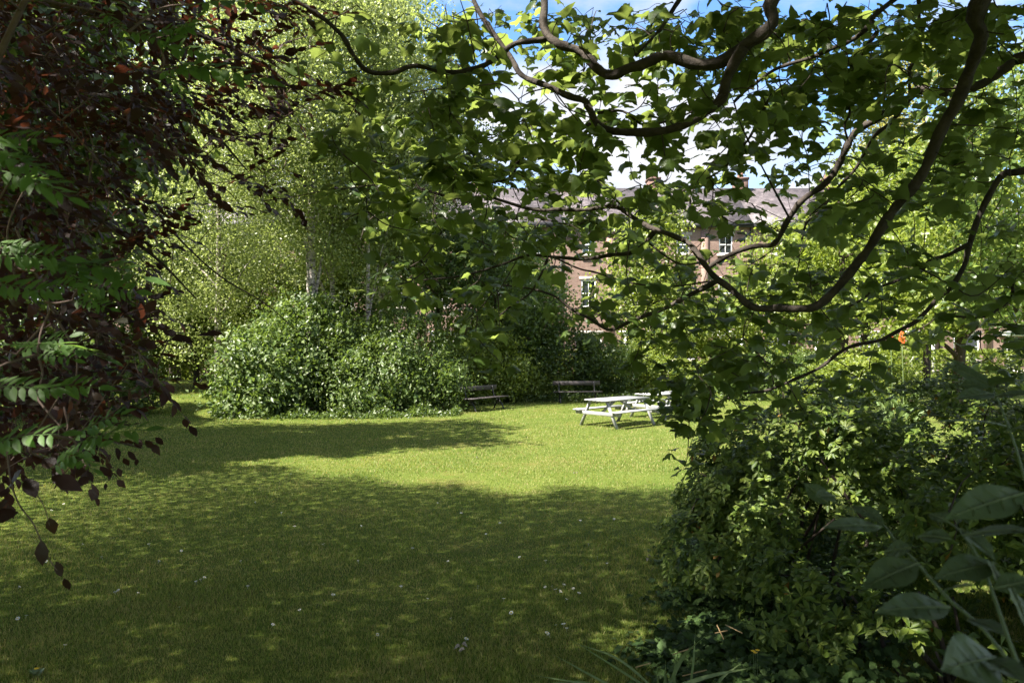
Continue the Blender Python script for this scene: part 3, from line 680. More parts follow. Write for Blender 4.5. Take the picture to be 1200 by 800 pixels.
bush('leafy_shrub', 'mid green shrub under the slim birches, left of the turned bench', 'shrub',
     [((X(445, Y), Y+.5, 1.1), (1.5, 1.2, 1.35)), ((X(492, Y), Y+.9, .9), (1.3, 1.1, 1.1)), ((X(460, Y), Y+2.2, 2.0), (1.7, 1.2, 1.5)), ((X(430, Y), Y-.3, .5), (1.0, .8, .6))], 560, 26, .26, .125, M['dogwood'], GS, TQ2)
Y = 27.8
bush('leafy_shrub', 'light green shrub directly behind the turned bench', 'shrub',
     [((X(528, Y), Y, 1.0), (1.1, 1.0, 1.2)), ((X(570, Y), Y+.5, 1.4), (1.3, 1.1, 1.6)), ((X(545, Y), Y+1.4, 2.2), (1.3, 1, 1.2))], 420, 26, .26, .13, M['lime'], GS, TQ2)
Y = 31
bush('laurel_shrub', 'broad domed shrub behind the square on bench', 'shrub',
     [((X(650, Y), Y, 1.5), (2.2, 1.5, 1.7)), ((X(600, Y), Y-.3, 1.6), (1.8, 1.4, 1.5)), ((X(705, Y), Y+.3, 1.2), (1.3, 1.2, 1.3))], 620, 28, .28, .13, M['darkshrub'], GS, TQ2)
Y = 30.2
bush('leafy_shrub', 'low bright leafy shrub between the two dark benches', 'shrub',
     [((X(600, Y), Y-.6, .6), (1.3, .8, .9)), ((X(630, Y), Y, .7), (1.2, .7, .9))], 300, 26, .24, .12, M['lime'], GS, TQ2)
Y = 33
bush('leafy_shrub', 'low pale shrub right of the shaded bench, behind the picnic tables', 'shrub',
     [((X(735, Y), Y, 0.9), (1.3, 1.1, 1.2)), ((X(765, Y), Y, .6), (1.1, 1, .9))], 260, 26, .26, .13, M['lime'], GS, TQ2)
for px_, Y, lab_, mm_, hh_ in [(850, 34, 'low pale shrub under the sycamore tips, right of the picnic tables', 'lime', 1.2), (915, 30, 'rounded mid green shrub seen over the evergreen bush, under the low bare limb', 'dogwood', 1.5), (1000, 28, 'yellow green shrub behind the crest of the evergreen bush', 'lime', 1.7)]:
    x = X(px_, Y)
    bush('leafy_shrub', lab_, 'shrub', [((x, Y, hh_*.45), (1.7, 1.2, hh_*.6)), ((x+1.1, Y+.4, hh_*.6), (1.2, 1, hh_*.6)), ((x-1.1, Y+.3, hh_*.35), (1.2, 1, hh_*.5))], 380, 26, .26, .14, M[mm_], 'shrubs beyond the evergreen bush', TQ2)
Y = 23
bush('low_bush', 'low dark bush under the copper beech, left of the far path', 'bush',
     [((X(95, Y), Y+1, .8), (1.8, 1.2, 1.1)), ((X(20, Y), Y, .9), (2.2, 1.4, 1.2))], 420, 26, .26, .13, M['darkshrub'], None, TQ2)
Y = 44
bush('low_bush', 'leafy bushes massed left of the far small bench', 'bush',
     [((X(130, Y), Y, 1.0), (2.4, 1.5, 1.5)), ((X(60, Y), Y, 1.4), (4, 1.6, 2))], 420, 26, .35, .2, M['dogwood'], None, TQ2)
def weeds():
    n = 7000; t = rng.random(n); px = 248+t*290; Yb = 23.0+.35*rng.normal(size=n)+.9*np.maximum(0, (px-430)/110)
    P = np.stack([(px-600)/F*Yb, Yb, np.abs(rng.normal(size=n))*.14+.02], 1); P[:, 2] *= (.7+.5*np.sin(px*.13))
    props(leaves('ground_cover', TQ2, P, rdir(n, -.1), rdir(n, 1.2), .11*(.6+.7*rng.random(n)), M['darkshrub']), 'low weedy ground cover along the foot of the shrubs', 'ground cover', None, 'stuff')
    n = 4200; px = 560+rng.random(n)*200; Yb = 29.4+.35*rng.normal(size=n)
    P = np.stack([(px-600)/F*Yb, Yb, np.abs(rng.normal(size=n))*.12+.02], 1)
    props(leaves('ground_cover', TQ2, P, rdir(n, -.1), rdir(n, 1.2), .12*(.6+.7*rng.random(n)), M['darkshrub']), 'low ground cover in the shade behind the square on bench', 'ground cover', None, 'stuff')
weeds()
def hedge(name, label, x0, x1, y, hgt, dep, mat, n, leaf):
    P = np.stack([x0+rng.random(n)*(x1-x0), y+(rng.random(n)-.5)*dep, hgt*rng.random(n)], 1)
    k = rng.random(n); P[k < .35, 2] = hgt+rng.normal(size=(k < .35).sum())*.04; P[(k >= .35) & (k < .8), 1] = y-dep/2+rng.normal(size=((k >= .35) & (k < .8)).sum())*.05
    Nn = rdir(n)*.7; Nn[:, 2] += 1.0*(k < .35); Nn[:, 1] -= 1.0*((k >= .35) & (k < .8))
    base = np.array([(x0+x1)/2, y, 0]); o = leaves(name, TQ, P, rdir(n), Nn, leaf*(.7+.6*rng.random(n)), mat, None, base)
    return props(o, label, 'hedge')
hedge('clipped_hedge', 'low clipped hedge with sunlit top beyond the far small bench', X(110, 46), X(262, 46), 46, 1.5, 1.0, M['lime'], 6500, .17)
hedge('garden_hedge', 'long garden hedge before the houses, behind the picnic tables and bush', X(560, 46), X(1260, 46), 46.5, 1.7, 1.1, M['lime'], 15000, .2)
g4 = G(255, 441); mpost = MB(); mpost.tube([(g4[0]+.1, g4[1]-.4, -.05), (g4[0]+.08, g4[1]-.4, .9), (g4[0]+.12, g4[1]-.4, 1.75)], [.24, .2, .18], 9, True, .15)
props(mpost.build('tree_stump', M['post'], None, True, (g4[0], g4[1], 0)), 'short brown cut tree stump at the end of the low hedge', 'stump')
# two orange flower spikes
for px, py, lab in [(1044, 398, 'duller orange flower spike, left of the two behind the bush'), (1057, 396, 'brighter red orange flower spike, right of the two behind the bush')]:
    Y = 15; p = W(px, py, Y); r = empty('flower_spike', (p[0], p[1], 0)); props(r, lab, 'flower', 'orange flower spikes')
    b = np.array([p[0], p[1], 0]); trunk([b, b+[.03, 0, 1.2], p-[0, 0, .1]], [.012, .011, .009], M['blade'], r, b, 'stem', 5)
    n = 150; t = rng.random(n); a = rng.random(n)*6.283; rad = .04*np.sin(np.pi*np.clip(t*.85+.12, 0, 1))
    P = np.stack([p[0]+np.cos(a)*rad, p[1]+np.sin(a)*rad, p[2]-.13+.27*t], 1); D = np.stack([np.cos(a), np.sin(a), -.9+0*a], 1)
    leaves('flower_head', TQ2, P, D, rdir(n), np.full(n, .035), M['orange'], r, b)
    n = 26; a = rng.random(n)*6.283; P = b+np.stack([np.cos(a)*.06, np.sin(a)*.06, .9*rng.random(n)], 1); D = np.stack([np.cos(a)*.5, np.sin(a)*.5, .9+0*a], 1)
    leaves('leaf_tuft', T_oval(.06, .1, .4), P, D, rdir(n), np.full(n, .8), M['blade'], r, b)

# ================================================================= the sycamore overhead
def along(path, d0, d1, m=6, pre=None):
    n = len(path); P = [W(px, py, d0+(d1-d0)*i/(n-1)) for i, (px, py) in enumerate(path)]
    if pre: P = [np.array(q, float) for q in pre]+P
    return spline(P, m)
FORK = (5.3, 3.0, 3.3)
LIMBS = [  # path, depth at start and end, radius at start and end, points towards the trunk
 ([(925, -20), (905, 25), (875, 55), (845, 70), (810, 76), (775, 65), (745, 78), (722, 88), (700, 79), (680, 62), (650, 47), (637, 32), (638, 0), (630, -40)], 3.5, 4.1, .048, .020, [FORK, (3.9, 2.9, 4.7), (2.2, 3.3, 4.6)]),
 ([(640, 45), (605, 52), (585, 65), (560, 80), (530, 85), (490, 77), (460, 86), (430, 82), (414, 66), (400, 40), (370, 16), (345, 0), (300, -30)], 4.0, 3.8, .021, .011, None),
 ([(872, 56), (852, 92), (843, 118), (815, 140), (775, 152), (735, 157), (705, 148), (690, 128), (682, 116), (655, 108), (630, 97), (608, 84), (597, 66), (560, 10), (545, -30)], 3.52, 4.3, .036, .012, None),
 ([(692, 144), (660, 165), (635, 172), (612, 183), (600, 205), (575, 215), (520, 222)], 4.05, 4.5, .011, .005, None),
 ([(1160, -15), (1150, 40), (1140, 75), (1125, 110), (1105, 150), (1085, 195), (1060, 230), (1035, 265), (1010, 300), (985, 335), (955, 357), (920, 363), (890, 360), (868, 350), (845, 330), (825, 308), (805, 285), (790, 275), (765, 270), (745, 255), (725, 245), (700, 243), (660, 246), (640, 247), (600, 238), (565, 232), (530, 230), (490, 222)], 3.5, 5.6, .050, .009, [FORK, (4.4, 3.0, 4.8), (2.9, 3.2, 4.9)]),
 ([(768, 271), (755, 286), (735, 297), (710, 300), (680, 303), (650, 302), (620, 298), (590, 310), (560, 318), (525, 326), (480, 330)], 4.95, 5.5, .024, .006, None),
 ([(840, 328), (815, 343), (790, 355), (765, 367), (735, 378), (712, 386), (690, 373), (670, 362), (650, 348), (625, 338), (590, 335)], 4.7, 5.3, .023, .006, None),
 ([(642, 303), (632, 325), (620, 345), (600, 357), (580, 375)], 5.1, 5.3, .010, .005, None),
 ([(1215, 63), (1180, 80), (1150, 97), (1130, 105), (1100, 108), (1080, 107), (1065, 115), (1050, 128), (1030, 138), (1015, 145), (1000, 160), (990, 175), (985, 190), (975, 205), (955, 225), (935, 240), (925, 255), (915, 275), (903, 286), (880, 291), (853, 298), (830, 315)], 4.9, 5.8, .048, .018, [FORK, (4.5, 4.2, 4.3)]),
 ([(1062, 120), (1045, 142), (1025, 160), (1010, 185), (997, 205), (980, 222), (960, 248), (945, 262), (940, 280)], 5.1, 5.6, .017, .007, None),
 ([(1210, 197), (1180, 203), (1163, 222), (1150, 247), (1140, 275), (1135, 290), (1130, 312), (1115, 335), (1100, 350), (1080, 370), (1060, 384), (1038, 396), (1010, 402), (985, 413), (960, 430), (930, 446), (900, 456), (868, 462), (840, 472)], 4.7, 5.6, .033, .009, [FORK, (4.3, 4.2, 3.6)]),
 ([(1137, 286), (1115, 297), (1090, 305), (1080, 318), (1060, 325), (1030, 338), (1010, 350), (990, 362), (965, 374), (930, 384)], 4.9, 5.5, .017, .006, None),
 ([(1215, 310), (1185, 350), (1165, 365), (1145, 372), (1120, 371), (1095, 367)], 4.7, 4.9, .015, .006, [FORK, (4.4, 4.4, 3.0)]),
 ([(1060, -10), (1020, 30), (1000, 45), (980, 56), (955, 65), (925, 76), (900, 86), (880, 102), (860, 120)], 4.2, 4.9, .024, .009, [FORK, (3.5, 3.6, 5.2)]),
 ([(1028, 38), (1003, 75), (1000, 92), (992, 110), (996, 132), (990, 147), (993, 162)], 4.3, 4.6, .013, .006, None),
 ([(800, -5), (778, 28), (765, 45), (745, 65)], 4.3, 3.95, .015, .008, None),
 ([(1076, -10), (1077, 20), (1075, 62), (1066, 82), (1066, 110)], 4.6, 5.0, .014, .010, None),
 ([(700, 132), (730, 131), (755, 146), (790, 140), (825, 124)], 4.1, 3.9, .009, .005, None),
 ([(905, 110), (887, 143), (876, 165), (855, 190), (835, 206), (812, 216), (790, 230)], 4.3, 4.7, .009, .005, None),
 ([(730, 243), (710, 222), (695, 205), (682, 190)], 5.0, 5.0, .007, .004, None),
 ([(925, 255), (890, 190), (870, 150), (860, 120)], 5.4, 5.2, .008, .005, None),
 ([(760, 285), (780, 300), (800, 310), (820, 308)], 5.0, 4.9, .007, .006, None),
 ([(650, 302), (680, 315), (700, 320), (735, 330), (770, 336), (800, 334), (830, 330)], 5.2, 4.9, .007, .006, None),
]
SB = np.array([5.3, 3.0, 0.0])
syc = empty('sycamore_tree', SB); props(syc, 'big sycamore reaching over from the right with winding limbs and lobed leaves', 'sycamore')
trunk([(5.35, 2.95, -.2), (5.3, 3, 1), (5.25, 3, 2.4), (5.3, 3.05, 3.5), (5.2, 3.2, 6), (5, 3.5, 9), (4.6, 3.6, 12)], [.42, .36, .32, .30, .2, .13, .05], M['sycbark'], syc, SB, 'trunk', 14, .05)
nodes = []; BIG = []
for path, d0, d1, r0, r1, pre in LIMBS:
    P = along(path, d0, d1, 5, pre)
    r0 *= .76 if r0 > .02 else .95; t = np.linspace(0, 1, len(P)); R = r0+(r1-r0)*t**.8
    if pre: R = np.where(t < .12, r0*(1.5-4.2*t), R)
    R = R*(1+.10*np.sin(t*len(P)*.9)+.05*np.sin(t*len(P)*2.3))
    P = P+np.array([0, 0, 1])*(.012*np.sin(t*len(P)*.55+d0*9))[:, None]*(r0/.04)
    m = MB(); m.tube(P, R, 12 if r0 > .016 else 7, True, .16); m.build('branch', M['sycbark'], syc, True, SB)
    sel = P[(P[:, 1] > 2.5)]; 
    sel = sel[np.abs(sel[:, 0]) < .78*sel[:, 1]]
    nodes.append(sel)
    if r0 > .0165: BIG.append((P[P[:, 1] > 3.3], r0))
nodes = np.vstack(nodes)
SMAP = ["000000013566555576677777",
        "000000013345455546676666",
        "000000004677656666665555",
        "000000037888763324655555",
        "000000026788776544356544",
        "000000003666676643566444",
        "000000003546645666664444",
        "000000000154136766654444",
        "000000000012003788742222",
        "000000000000000387310000",
        "000000000000000131000000"]
SMAP2 = ["000000000024443345555544",
         "000000000023221235554433",
         "000000000024432334544322",
         "000000000025542112333222",
         "000000000013566753322222",
         "000000000013566522321111",
         "000000000000012233211111"]
def spray_points(MAP, per, dfun, pw=1.25):
    out = []
    for r_, row in enumerate(MAP):
        for c_, ch in enumerate(row):
            k = int(ch)
            n = rng.poisson(per*(k/9.0)**pw) if k else 0
            for _ in range(n):
                px = (c_+rng.random())*50; py = (r_+rng.random())*50
                out.append(W(px, py, dfun(px, py)))
    return np.array(out)
def connect(P, nodes, r0=.0035, r1=.0022, maxlen=1.2, sag=-.04):
    """twigs growing from the limbs out to every spray, the nearest first"""
    m = MB(); ns = list(nodes); A = np.array(ns)
    d = np.array([np.linalg.norm(A-p, axis=1).min() for p in P]); order = np.argsort(d); dirs = np.zeros_like(P)
    for i in order:
        p = P[i]; dd = np.linalg.norm(A-p, axis=1); j = int(np.argmin(dd)); a = A[j]
        l = dd[j]; v = (p-a)/max(l, 1e-3); dirs[i] = v
        mid = (a+p)/2+rng.normal(size=3)*.10*l+np.array([0, 0, sag*l])
        S = spline([a, mid, p], 4); m.tube(S, np.linspace(r0+.002*min(l, 1), r1, len(S)), 4, False)
        A = np.vstack([A, S[3:][None] if S[3:].ndim == 1 else S[3:]])
    return m, dirs
def syc_depth(px, py):
    base = 4.3+.9*min(1, max(0, (py-150)/300))
    if px < 420: base = 3.7
    return base+rng.normal()*.45
SP = spray_points(SMAP, 11.5, syc_depth, 1.55)
SP = SP[SP[:, 1] > 2.6]
SP = np.vstack([SP, [W(a_, b_, 5.2+rng.normal()*.15) for a_, b_ in [(785, 466), (792, 476), (803, 466), (815, 482), (783, 455), (800, 492), (812, 460)]], spray_points(SMAP2, 13, lambda px, py: 6.2+rng.random()*2.2, 1.3)])
tw, dirs = connect(SP, nodes)
def syc_leaves(SP, dirs, per, size):
    n = rng.integers(per[0], per[1]+1, len(SP)); idx = np.repeat(np.arange(len(SP)), n); N_ = len(idx)
    az = rng.random(N_)*6.283
    out = np.stack([np.cos(az), np.sin(az), 0*az], 1)*.9+dirs[idx]*.6; out[:, 2] = -.15-.75*rng.random(N_); out = nrm(out)
    P = SP[idx]+out*(.05+.10*rng.random(N_))[:, None]-dirs[idx]*(.22*rng.random(N_))[:, None]+rng.normal(size=(N_, 3))*.025
    Nn = rdir(N_)*.45+np.array([0, 0, 1.0])
    return P, out, Nn, size*(.55+.75*rng.random(N_))
P, D, Nn, S = syc_leaves(SP, dirs, (4, 9), .088)
def clear_of_limbs(P):
    pr = np.stack([600+F*P[:, 0]/P[:, 1], 400-F*(P[:, 2]-H)/P[:, 1]], 1); keep = np.ones(len(P), bool)
    for L_, r_ in BIG:
        q = np.stack([600+F*L_[:, 0]/L_[:, 1], 400-F*(L_[:, 2]-H)/L_[:, 1]], 1)
        d = np.linalg.norm(pr[:, None]-q[None], axis=2); j = d.argmin(1); dm = d.min(1)
        hit = (dm < 9+F*r_/L_[j, 1]) & (P[:, 1] < L_[j, 1]+.06)
        keep &= ~(hit & (rng.random(len(P)) < .8))
    return keep
kp = clear_of_limbs(P); P, D, Nn, S = P[kp], D[kp], Nn[kp], S[kp]
# the higher crown, out of the picture, shades the near lawn and the bush
def overhead(balls, ncl, per, sig, leaf):
    Q, d, _ = clumpy(balls, ncl, per, sig, 0, .3)
    Q = Q[~blocks(Q)]
    pr = np.stack([600+F*Q[:, 0]/np.maximum(Q[:, 1], .1), 400-F*(Q[:, 2]-H)/np.maximum(Q[:, 1], .1)], 1)
    vis = (Q[:, 1] > .2) & (pr[:, 0] > -60) & (pr[:, 0] < 1260) & (pr[:, 1] > -40) & (pr[:, 1] < 840)
    Q = Q[~vis]; n = len(Q); D = rdir(n); D[:, 2] -= .6; N2 = rdir(n)*.5+np.array([0, 0, 1.0])
    return Q, D, N2, leaf*(.7+.6*rng.random(n))
Q, D2, N2, S2 = overhead([((3.5, 3, 8.5), (4.5, 4.5, 3.0)), ((0.5, 4, 8.0), (3.0, 4.0, 2.0)), ((5.5, 5, 6), (3, 3, 2.0)), ((0.5, -1.5, 5.5), (5, 4, 2.0)), ((-1.5, -3.5, 4.5), (5, 2.0, 2.0)), ((-1.2, -.3, 5.8), (2.2, 1.6, 1.2))], 1700, 16, .5, .19)
add_part(leaves('crown', TS, np.vstack([P, Q]), np.vstack([D, D2]), np.vstack([Nn, N2]), np.concatenate([S, S2]), M['syc'], syc, SB), tw, M['bark'], SB)

# ================================================================= the copper beech on the left
BB = np.array([-6.2, 5.0, 0.0])
be = empty('copper_beech', BB); props(be, 'dark purple leaved copper beech hanging down the whole left side', 'copper beech')
trunk([(-6.2, 5, -.2), (-6.1, 5, 1.5), (-6.0, 5, 4), (-5.9, 5.1, 8), (-5.7, 5, 13)], [.45, .36, .3, .18, .04], M['bark'], be, BB, 'trunk', 12, .05)
BL = [([(-60, 60), (60, 90), (150, 120), (240, 150), (290, 200)], 4.4, 4.2, .022, .004, [(-5.9, 5, 4.2), (-4.6, 4.8, 4.6)]),
      ([(-60, -40), (80, 10), (200, 30), (300, 70), (350, 110)], 4.2, 4.4, .022, .004, [(-5.9, 5, 4.8), (-4.6, 4.7, 5.2)]),
      ([(-60, 170), (40, 215), (120, 260), (180, 300), (230, 350)], 4.0, 4.2, .018, .004, [(-6, 5, 3.6), (-4.4, 4.6, 3.8)]),
      ([(-60, 290), (30, 335), (100, 380), (150, 430), (180, 475)], 3.8, 4.2, .016, .004, [(-6, 5, 3.0), (-4.2, 4.5, 3.0)]),
      ([(-60, 380), (0, 420), (60, 470), (120, 510), (165, 525)], 3.4, 3.6, .014, .003, [(-6, 5, 2.6), (-4.0, 4.4, 2.6)]),
      ([(100, -30), (90, 60), (95, 140), (108, 210), (115, 260)], 4.0, 4.1, .010, .003, None),
      ([(60, 20), (70, 120), (75, 200), (82, 260)], 4.3, 4.3, .009, .003, None),
      ([(185, 250), (215, 285), (260, 325), (310, 355), (345, 385)], 6.5, 7.0, .010, .004, None)]
bn = []
for path, d0, d1, r0, r1, pre in BL:
    P = along(path, d0, d1, 6, pre); t = np.linspace(0, 1, len(P)); R = r0*(1.8 if pre else 1)*(1-t)+r1*t
    m = MB(); m.tube(P, R, 7, True, .08); m.build('branch', M['bark'], be, True, BB)
    bn.append(P[(P[:, 1] > 2) & (P[:, 0] > -.95*P[:, 1])])
bn = np.vstack(bn)
BMAP = ["99999983",
        "99999982",
        "99999883",
        "99988751",
        "99888421",
        "98864100",
        "99861000",
        "99851000",
        "99840000",
        "99720000",
        "98310000",
        "20000000"]
def b_depth(px, py):
    return 3.9+rng.normal()*.55-(.5 if py > 380 else 0)
BP = spray_points(BMAP, 11.5, b_depth)
tw, bd = connect(BP, bn, .0028, .0015)
def beech_leaves(BP, bd, k, size):
    n = len(BP); ax = bd*.5+np.array([.62, -.08, -.38])+rng.normal(size=(n, 3))*.28; ax = nrm(ax)
    nn = nrm(np.cross(ax, rng.normal(size=(n, 3))*.35+np.array([.1, 1.0, .15]))); nn *= np.sign(nn[:, 2:3]+1e-6)
    side = np.cross(nn, ax)
    Ps, Ds, Ns, Ss = [], [], [], []
    for j in range(k):
        t = (j+.5)/k; sg = 1 if j % 2 else -1
        Ps.append(BP+ax*((t-.6)*.36)[..., None] if False else BP+ax*((t-.6)*.36)); a = .75-.5*t
        Ds.append(ax*math.cos(a)+side*sg*math.sin(a)+rng.normal(size=(n, 3))*.12); Ns.append(nn+rng.normal(size=(n, 3))*.28); Ss.append(size*(.65+.6*rng.random(n)))
    return np.vstack(Ps), np.vstack(Ds), np.vstack(Ns), np.concatenate(Ss)
P, D, Nn, S = beech_leaves(BP, bd, 12, .056)
# a few stray sprays: the hanging shoot at bottom left and the lit tip above the lawn
ex = []
def shoot(pts, depth, r):
    Q = spline([W(px, py, depth) for px, py in pts], 5); m = MB(); m.tube(Q, np.linspace(r, r*.5, len(Q)), 5, False); m.build('shoot', M['twig'], be, True, BB)
shoot([(8, 520), (12, 560), (22, 590), (40, 615), (55, 650), (70, 672)], 1.9, .0025)
shoot([(30, 560), (50, 590), (58, 615)], 1.9, .0016)
shoot([(20, 270), (60, 360), (90, 420), (82, 470), (78, 520)], 2.6, .005)
shoot([(120, 510), (150, 512), (182, 518)], 3.3, .0015); shoot([(120, 520), (130, 545), (145, 560)], 3.3, .0015)
EL = [(22, 600, 1.9, 34, -1, .25), (48, 632, 1.9, 30, .2, .9), (58, 606, 1.9, 22, .35, 1.5), (66, 657, 1.9, 20, .5, 1.3), (75, 677, 1.9, 17, .2, .8), (10, 585, 1.9, 22, -.5, .5), (30, 560, 1.9, 30, .6, .6), (62, 558, 1.9, 34, .9, .3), (25, 550, 1.9, 30, -.4, .5),
      (158, 514, 3.3, 16, .6, .5), (170, 516, 3.3, 14, .8, .6), (178, 520, 3.3, 15, .7, .7), (136, 524, 3.3, 16, .1, .3), (130, 532, 3.3, 14, -.3, .4), (117, 546, 3.3, 18, .6, .8), (105, 548, 3.3, 17, -.6, .8), (138, 548, 3.3, 12, .4, 1.2), (145, 536, 3.3, 13, .3, 1.2), (182, 512, 3.3, 14, .9, .8), (160, 537, 3.3, 9, .1, 1.0), (124, 566, 3.3, 8, 0, 1), (137, 562, 3.3, 14, .8, .6), (150, 528, 3.3, 15, .5, .9)]
eP = np.array([W(a, b, d) for a, b, d, *_ in EL]); eS = np.array([s*d/F for _, _, d, s, *_ in EL])
eD = np.array([(e[4], rng.normal()*.2, -e[5]) for e in EL]); eN = np.array([(rng.normal()*.4, -.75, .65) for _ in EL])
# the higher beech crown (mostly out of the picture) throws the near shade
def over_beech(balls, ncl, per, sig, leaf):
    Q, d, _ = clumpy(balls, ncl, per, sig, 0, .25); Q = Q[~blocks(Q)]
    pr = np.stack([600+F*Q[:, 0]/np.maximum(Q[:, 1], .1), 400-F*(Q[:, 2]-H)/np.maximum(Q[:, 1], .1)], 1)
    vis = (Q[:, 1] > .2) & (pr[:, 0] > 5) & (pr[:, 0] < 1230) & (pr[:, 1] > -25) & (pr[:, 1] < 840)
    Q = Q[~vis]; n = len(Q); D = rdir(n); D[:, 2] -= .5
    return Q, D, rdir(n)*.5+np.array([0, 0, 1.0]), leaf*(.7+.6*rng.random(n))
Q, D2, N2, S2 = over_beech([((-6, 5, 7.5), (4.2, 5.0, 3.5)), ((-5.5, 6, 11), (4, 4.5, 2.8)), ((-5, 8, 6.5), (3.5, 3, 3)), ((-7, 1.5, 6), (4, 3, 3)), ((-9.5, 7, 7), (4, 4, 3.5)), ((-3, 5, 10), (3.5, 4, 2)), ((-9, 11, 7), (3.5, 3, 3.2)), ((-4.2, 1.2, 6.8), (4, 3, 2.4)), ((-5, 2.5, 9), (4, 3, 2)), ((-8, -2, 7), (4, 3, 3)), ((-8.5, 4.5, 9.5), (4, 3.5, 2)), ((-7.0, 3.6, 5.2), (2.4, 2.6, 1.5)), ((-9, 4, 7), (2.5, 3, 2))], 26000, 10, 1.0, .074)
add_part(leaves('crown', TB, np.vstack([P, eP]), np.vstack([D, eD]), np.vstack([Nn, eN]), np.concatenate([S, eS]), M['beech'], be, BB), tw, M['twig'], BB)
leaves('crown', TQ, Q, D2, N2, S2, M['beech'], be, BB)
# two more garden trees outside the left edge shade the middle of the lawn
for (x, y, z, r_, lab) in [(-13.0, 13.5, 7.5, 4.8, 'broad dark tree just outside the left edge, shading the middle of the lawn'), (-19, 20, 8.5, 5.0, 'farther dark tree outside the left edge, shading the far path')]:
    tree('broadleaf_tree', lab, 'tree', (x, y, 0), [((x, y, z), (r_, r_*.8, 3.6)), ((x+1.5, y+2.2, z-1.5), (r_*.8, r_*.6, 2.6)), ((x, y-1, z+3), (r_*.7, r_*.6, 2.6))]+([((x+3.2, y+1.6, 7.2), (3, 2.6, 2.4)), ((x+3.4, y+1.4, 11), (3.2, 2.8, 2.6))] if x > -15 else []), 1300, 34, .5, .2, M['darkshrub'],
         [(x, y, -.1), (x, y, 4), (x, y, 11)], [.35, .3, .05], M['bark'], None, shade=True)

# ================================================================= rowan sapling with feathered leaves
RB = np.array([-1.75, 1.75, 0.0])
ro = empty('rowan_sapling', RB); props(ro, 'young rowan with bright green feathered leaves poking through the copper beech', 'rowan')
def rowan_stem(P, r): m = MB(); m.tube(spline(P, 5), np.linspace(r, r*.4, (len(P)-1)*5+1), 6); return m.build('stem', M['twig'], ro, True, RB)
rst = rowan_stem([(-1.75, 1.75, 0), (-1.7, 1.8, 1.2), (-1.55, 1.85, 2.2), (-1.35, 1.9, 3.0), (-1.15, 1.95, 3.5)], .016)
FR = [ # base px,py, tip px,py, depth
 (150, 38, 195, 46, 1.8), (190, 62, 222, 14, 1.8), (180, 40, 228, 26, 1.8), (195, 58, 246, 58, 1.85), (200, 78, 296, 82, 1.8), (190, 85, 235, 75, 1.8), (188, 82, 218, 108, 1.75), (120, 15, 142, 30, 1.8),
 (-30, 150, 46, 205, 1.3), (-20, 180, 42, 192, 1.3), (-25, 165, 38, 158, 1.35), (0, 200, 72, 222, 1.45), (10, 215, 60, 205, 1.5),
 (-10, 300, 62, 302, 1.6), (20, 302, 95, 312, 1.65), (40, 318, 110, 308, 1.7), (60, 308, 160, 314, 1.7), (20, 345, 72, 335, 1.55), (-20, 330, 40, 342, 1.5), (78, 318, 108, 345, 1.7), (85, 352, 122, 358, 1.75), (-15, 290, 25, 285, 1.6), (100, 335, 150, 345, 1.75),
 (45, 405, 12, 402, 1.7), (48, 402, 122, 410, 1.7), (45, 415, 80, 420, 1.7), (20, 415, 70, 392, 1.75),
 (-20, 455, 48, 453, 1.6), (45, 455, 105, 452, 1.7), (-10, 520, 60, 505, 1.45), (30, 530, -10, 516, 1.5), (90, 520, 160, 497, 1.6), (85, 515, 130, 482, 1.6), (60, 548, 105, 525, 1.55), (70, 530, 108, 545, 1.55), (45, 0, 100, -8, 1.7), (230, 5, 310, -4, 1.9)]
fP = np.array([W(a, b, y) for a, b, _, _, y in FR]); fT = np.array([W(c_, d_, y-.03) for _, _, c_, d_, y in FR]); fD = fT-fP; fS = np.linalg.norm(fD, axis=1)*1.0
fD = nrm(fD); fN = rng.normal(size=(len(FR), 3))*.25+np.array([0.1, -.62, .8])
for i in range(len(fP)): leaves('frond', T_frond(), fP[i:i+1], fD[i:i+1]+np.array([0, 0, .12]), fN[i:i+1], fS[i:i+1], M['rowan'], ro, RB)
st = np.array(spline([(-1.7, 1.8, 1.2), (-1.55, 1.85, 2.2), (-1.35, 1.9, 3.0), (-1.15, 1.95, 3.5)], 8))
mt, _ = connect(fP, st, .003, .002, sag=.05); add_part(rst, mt, M['twig'], RB)

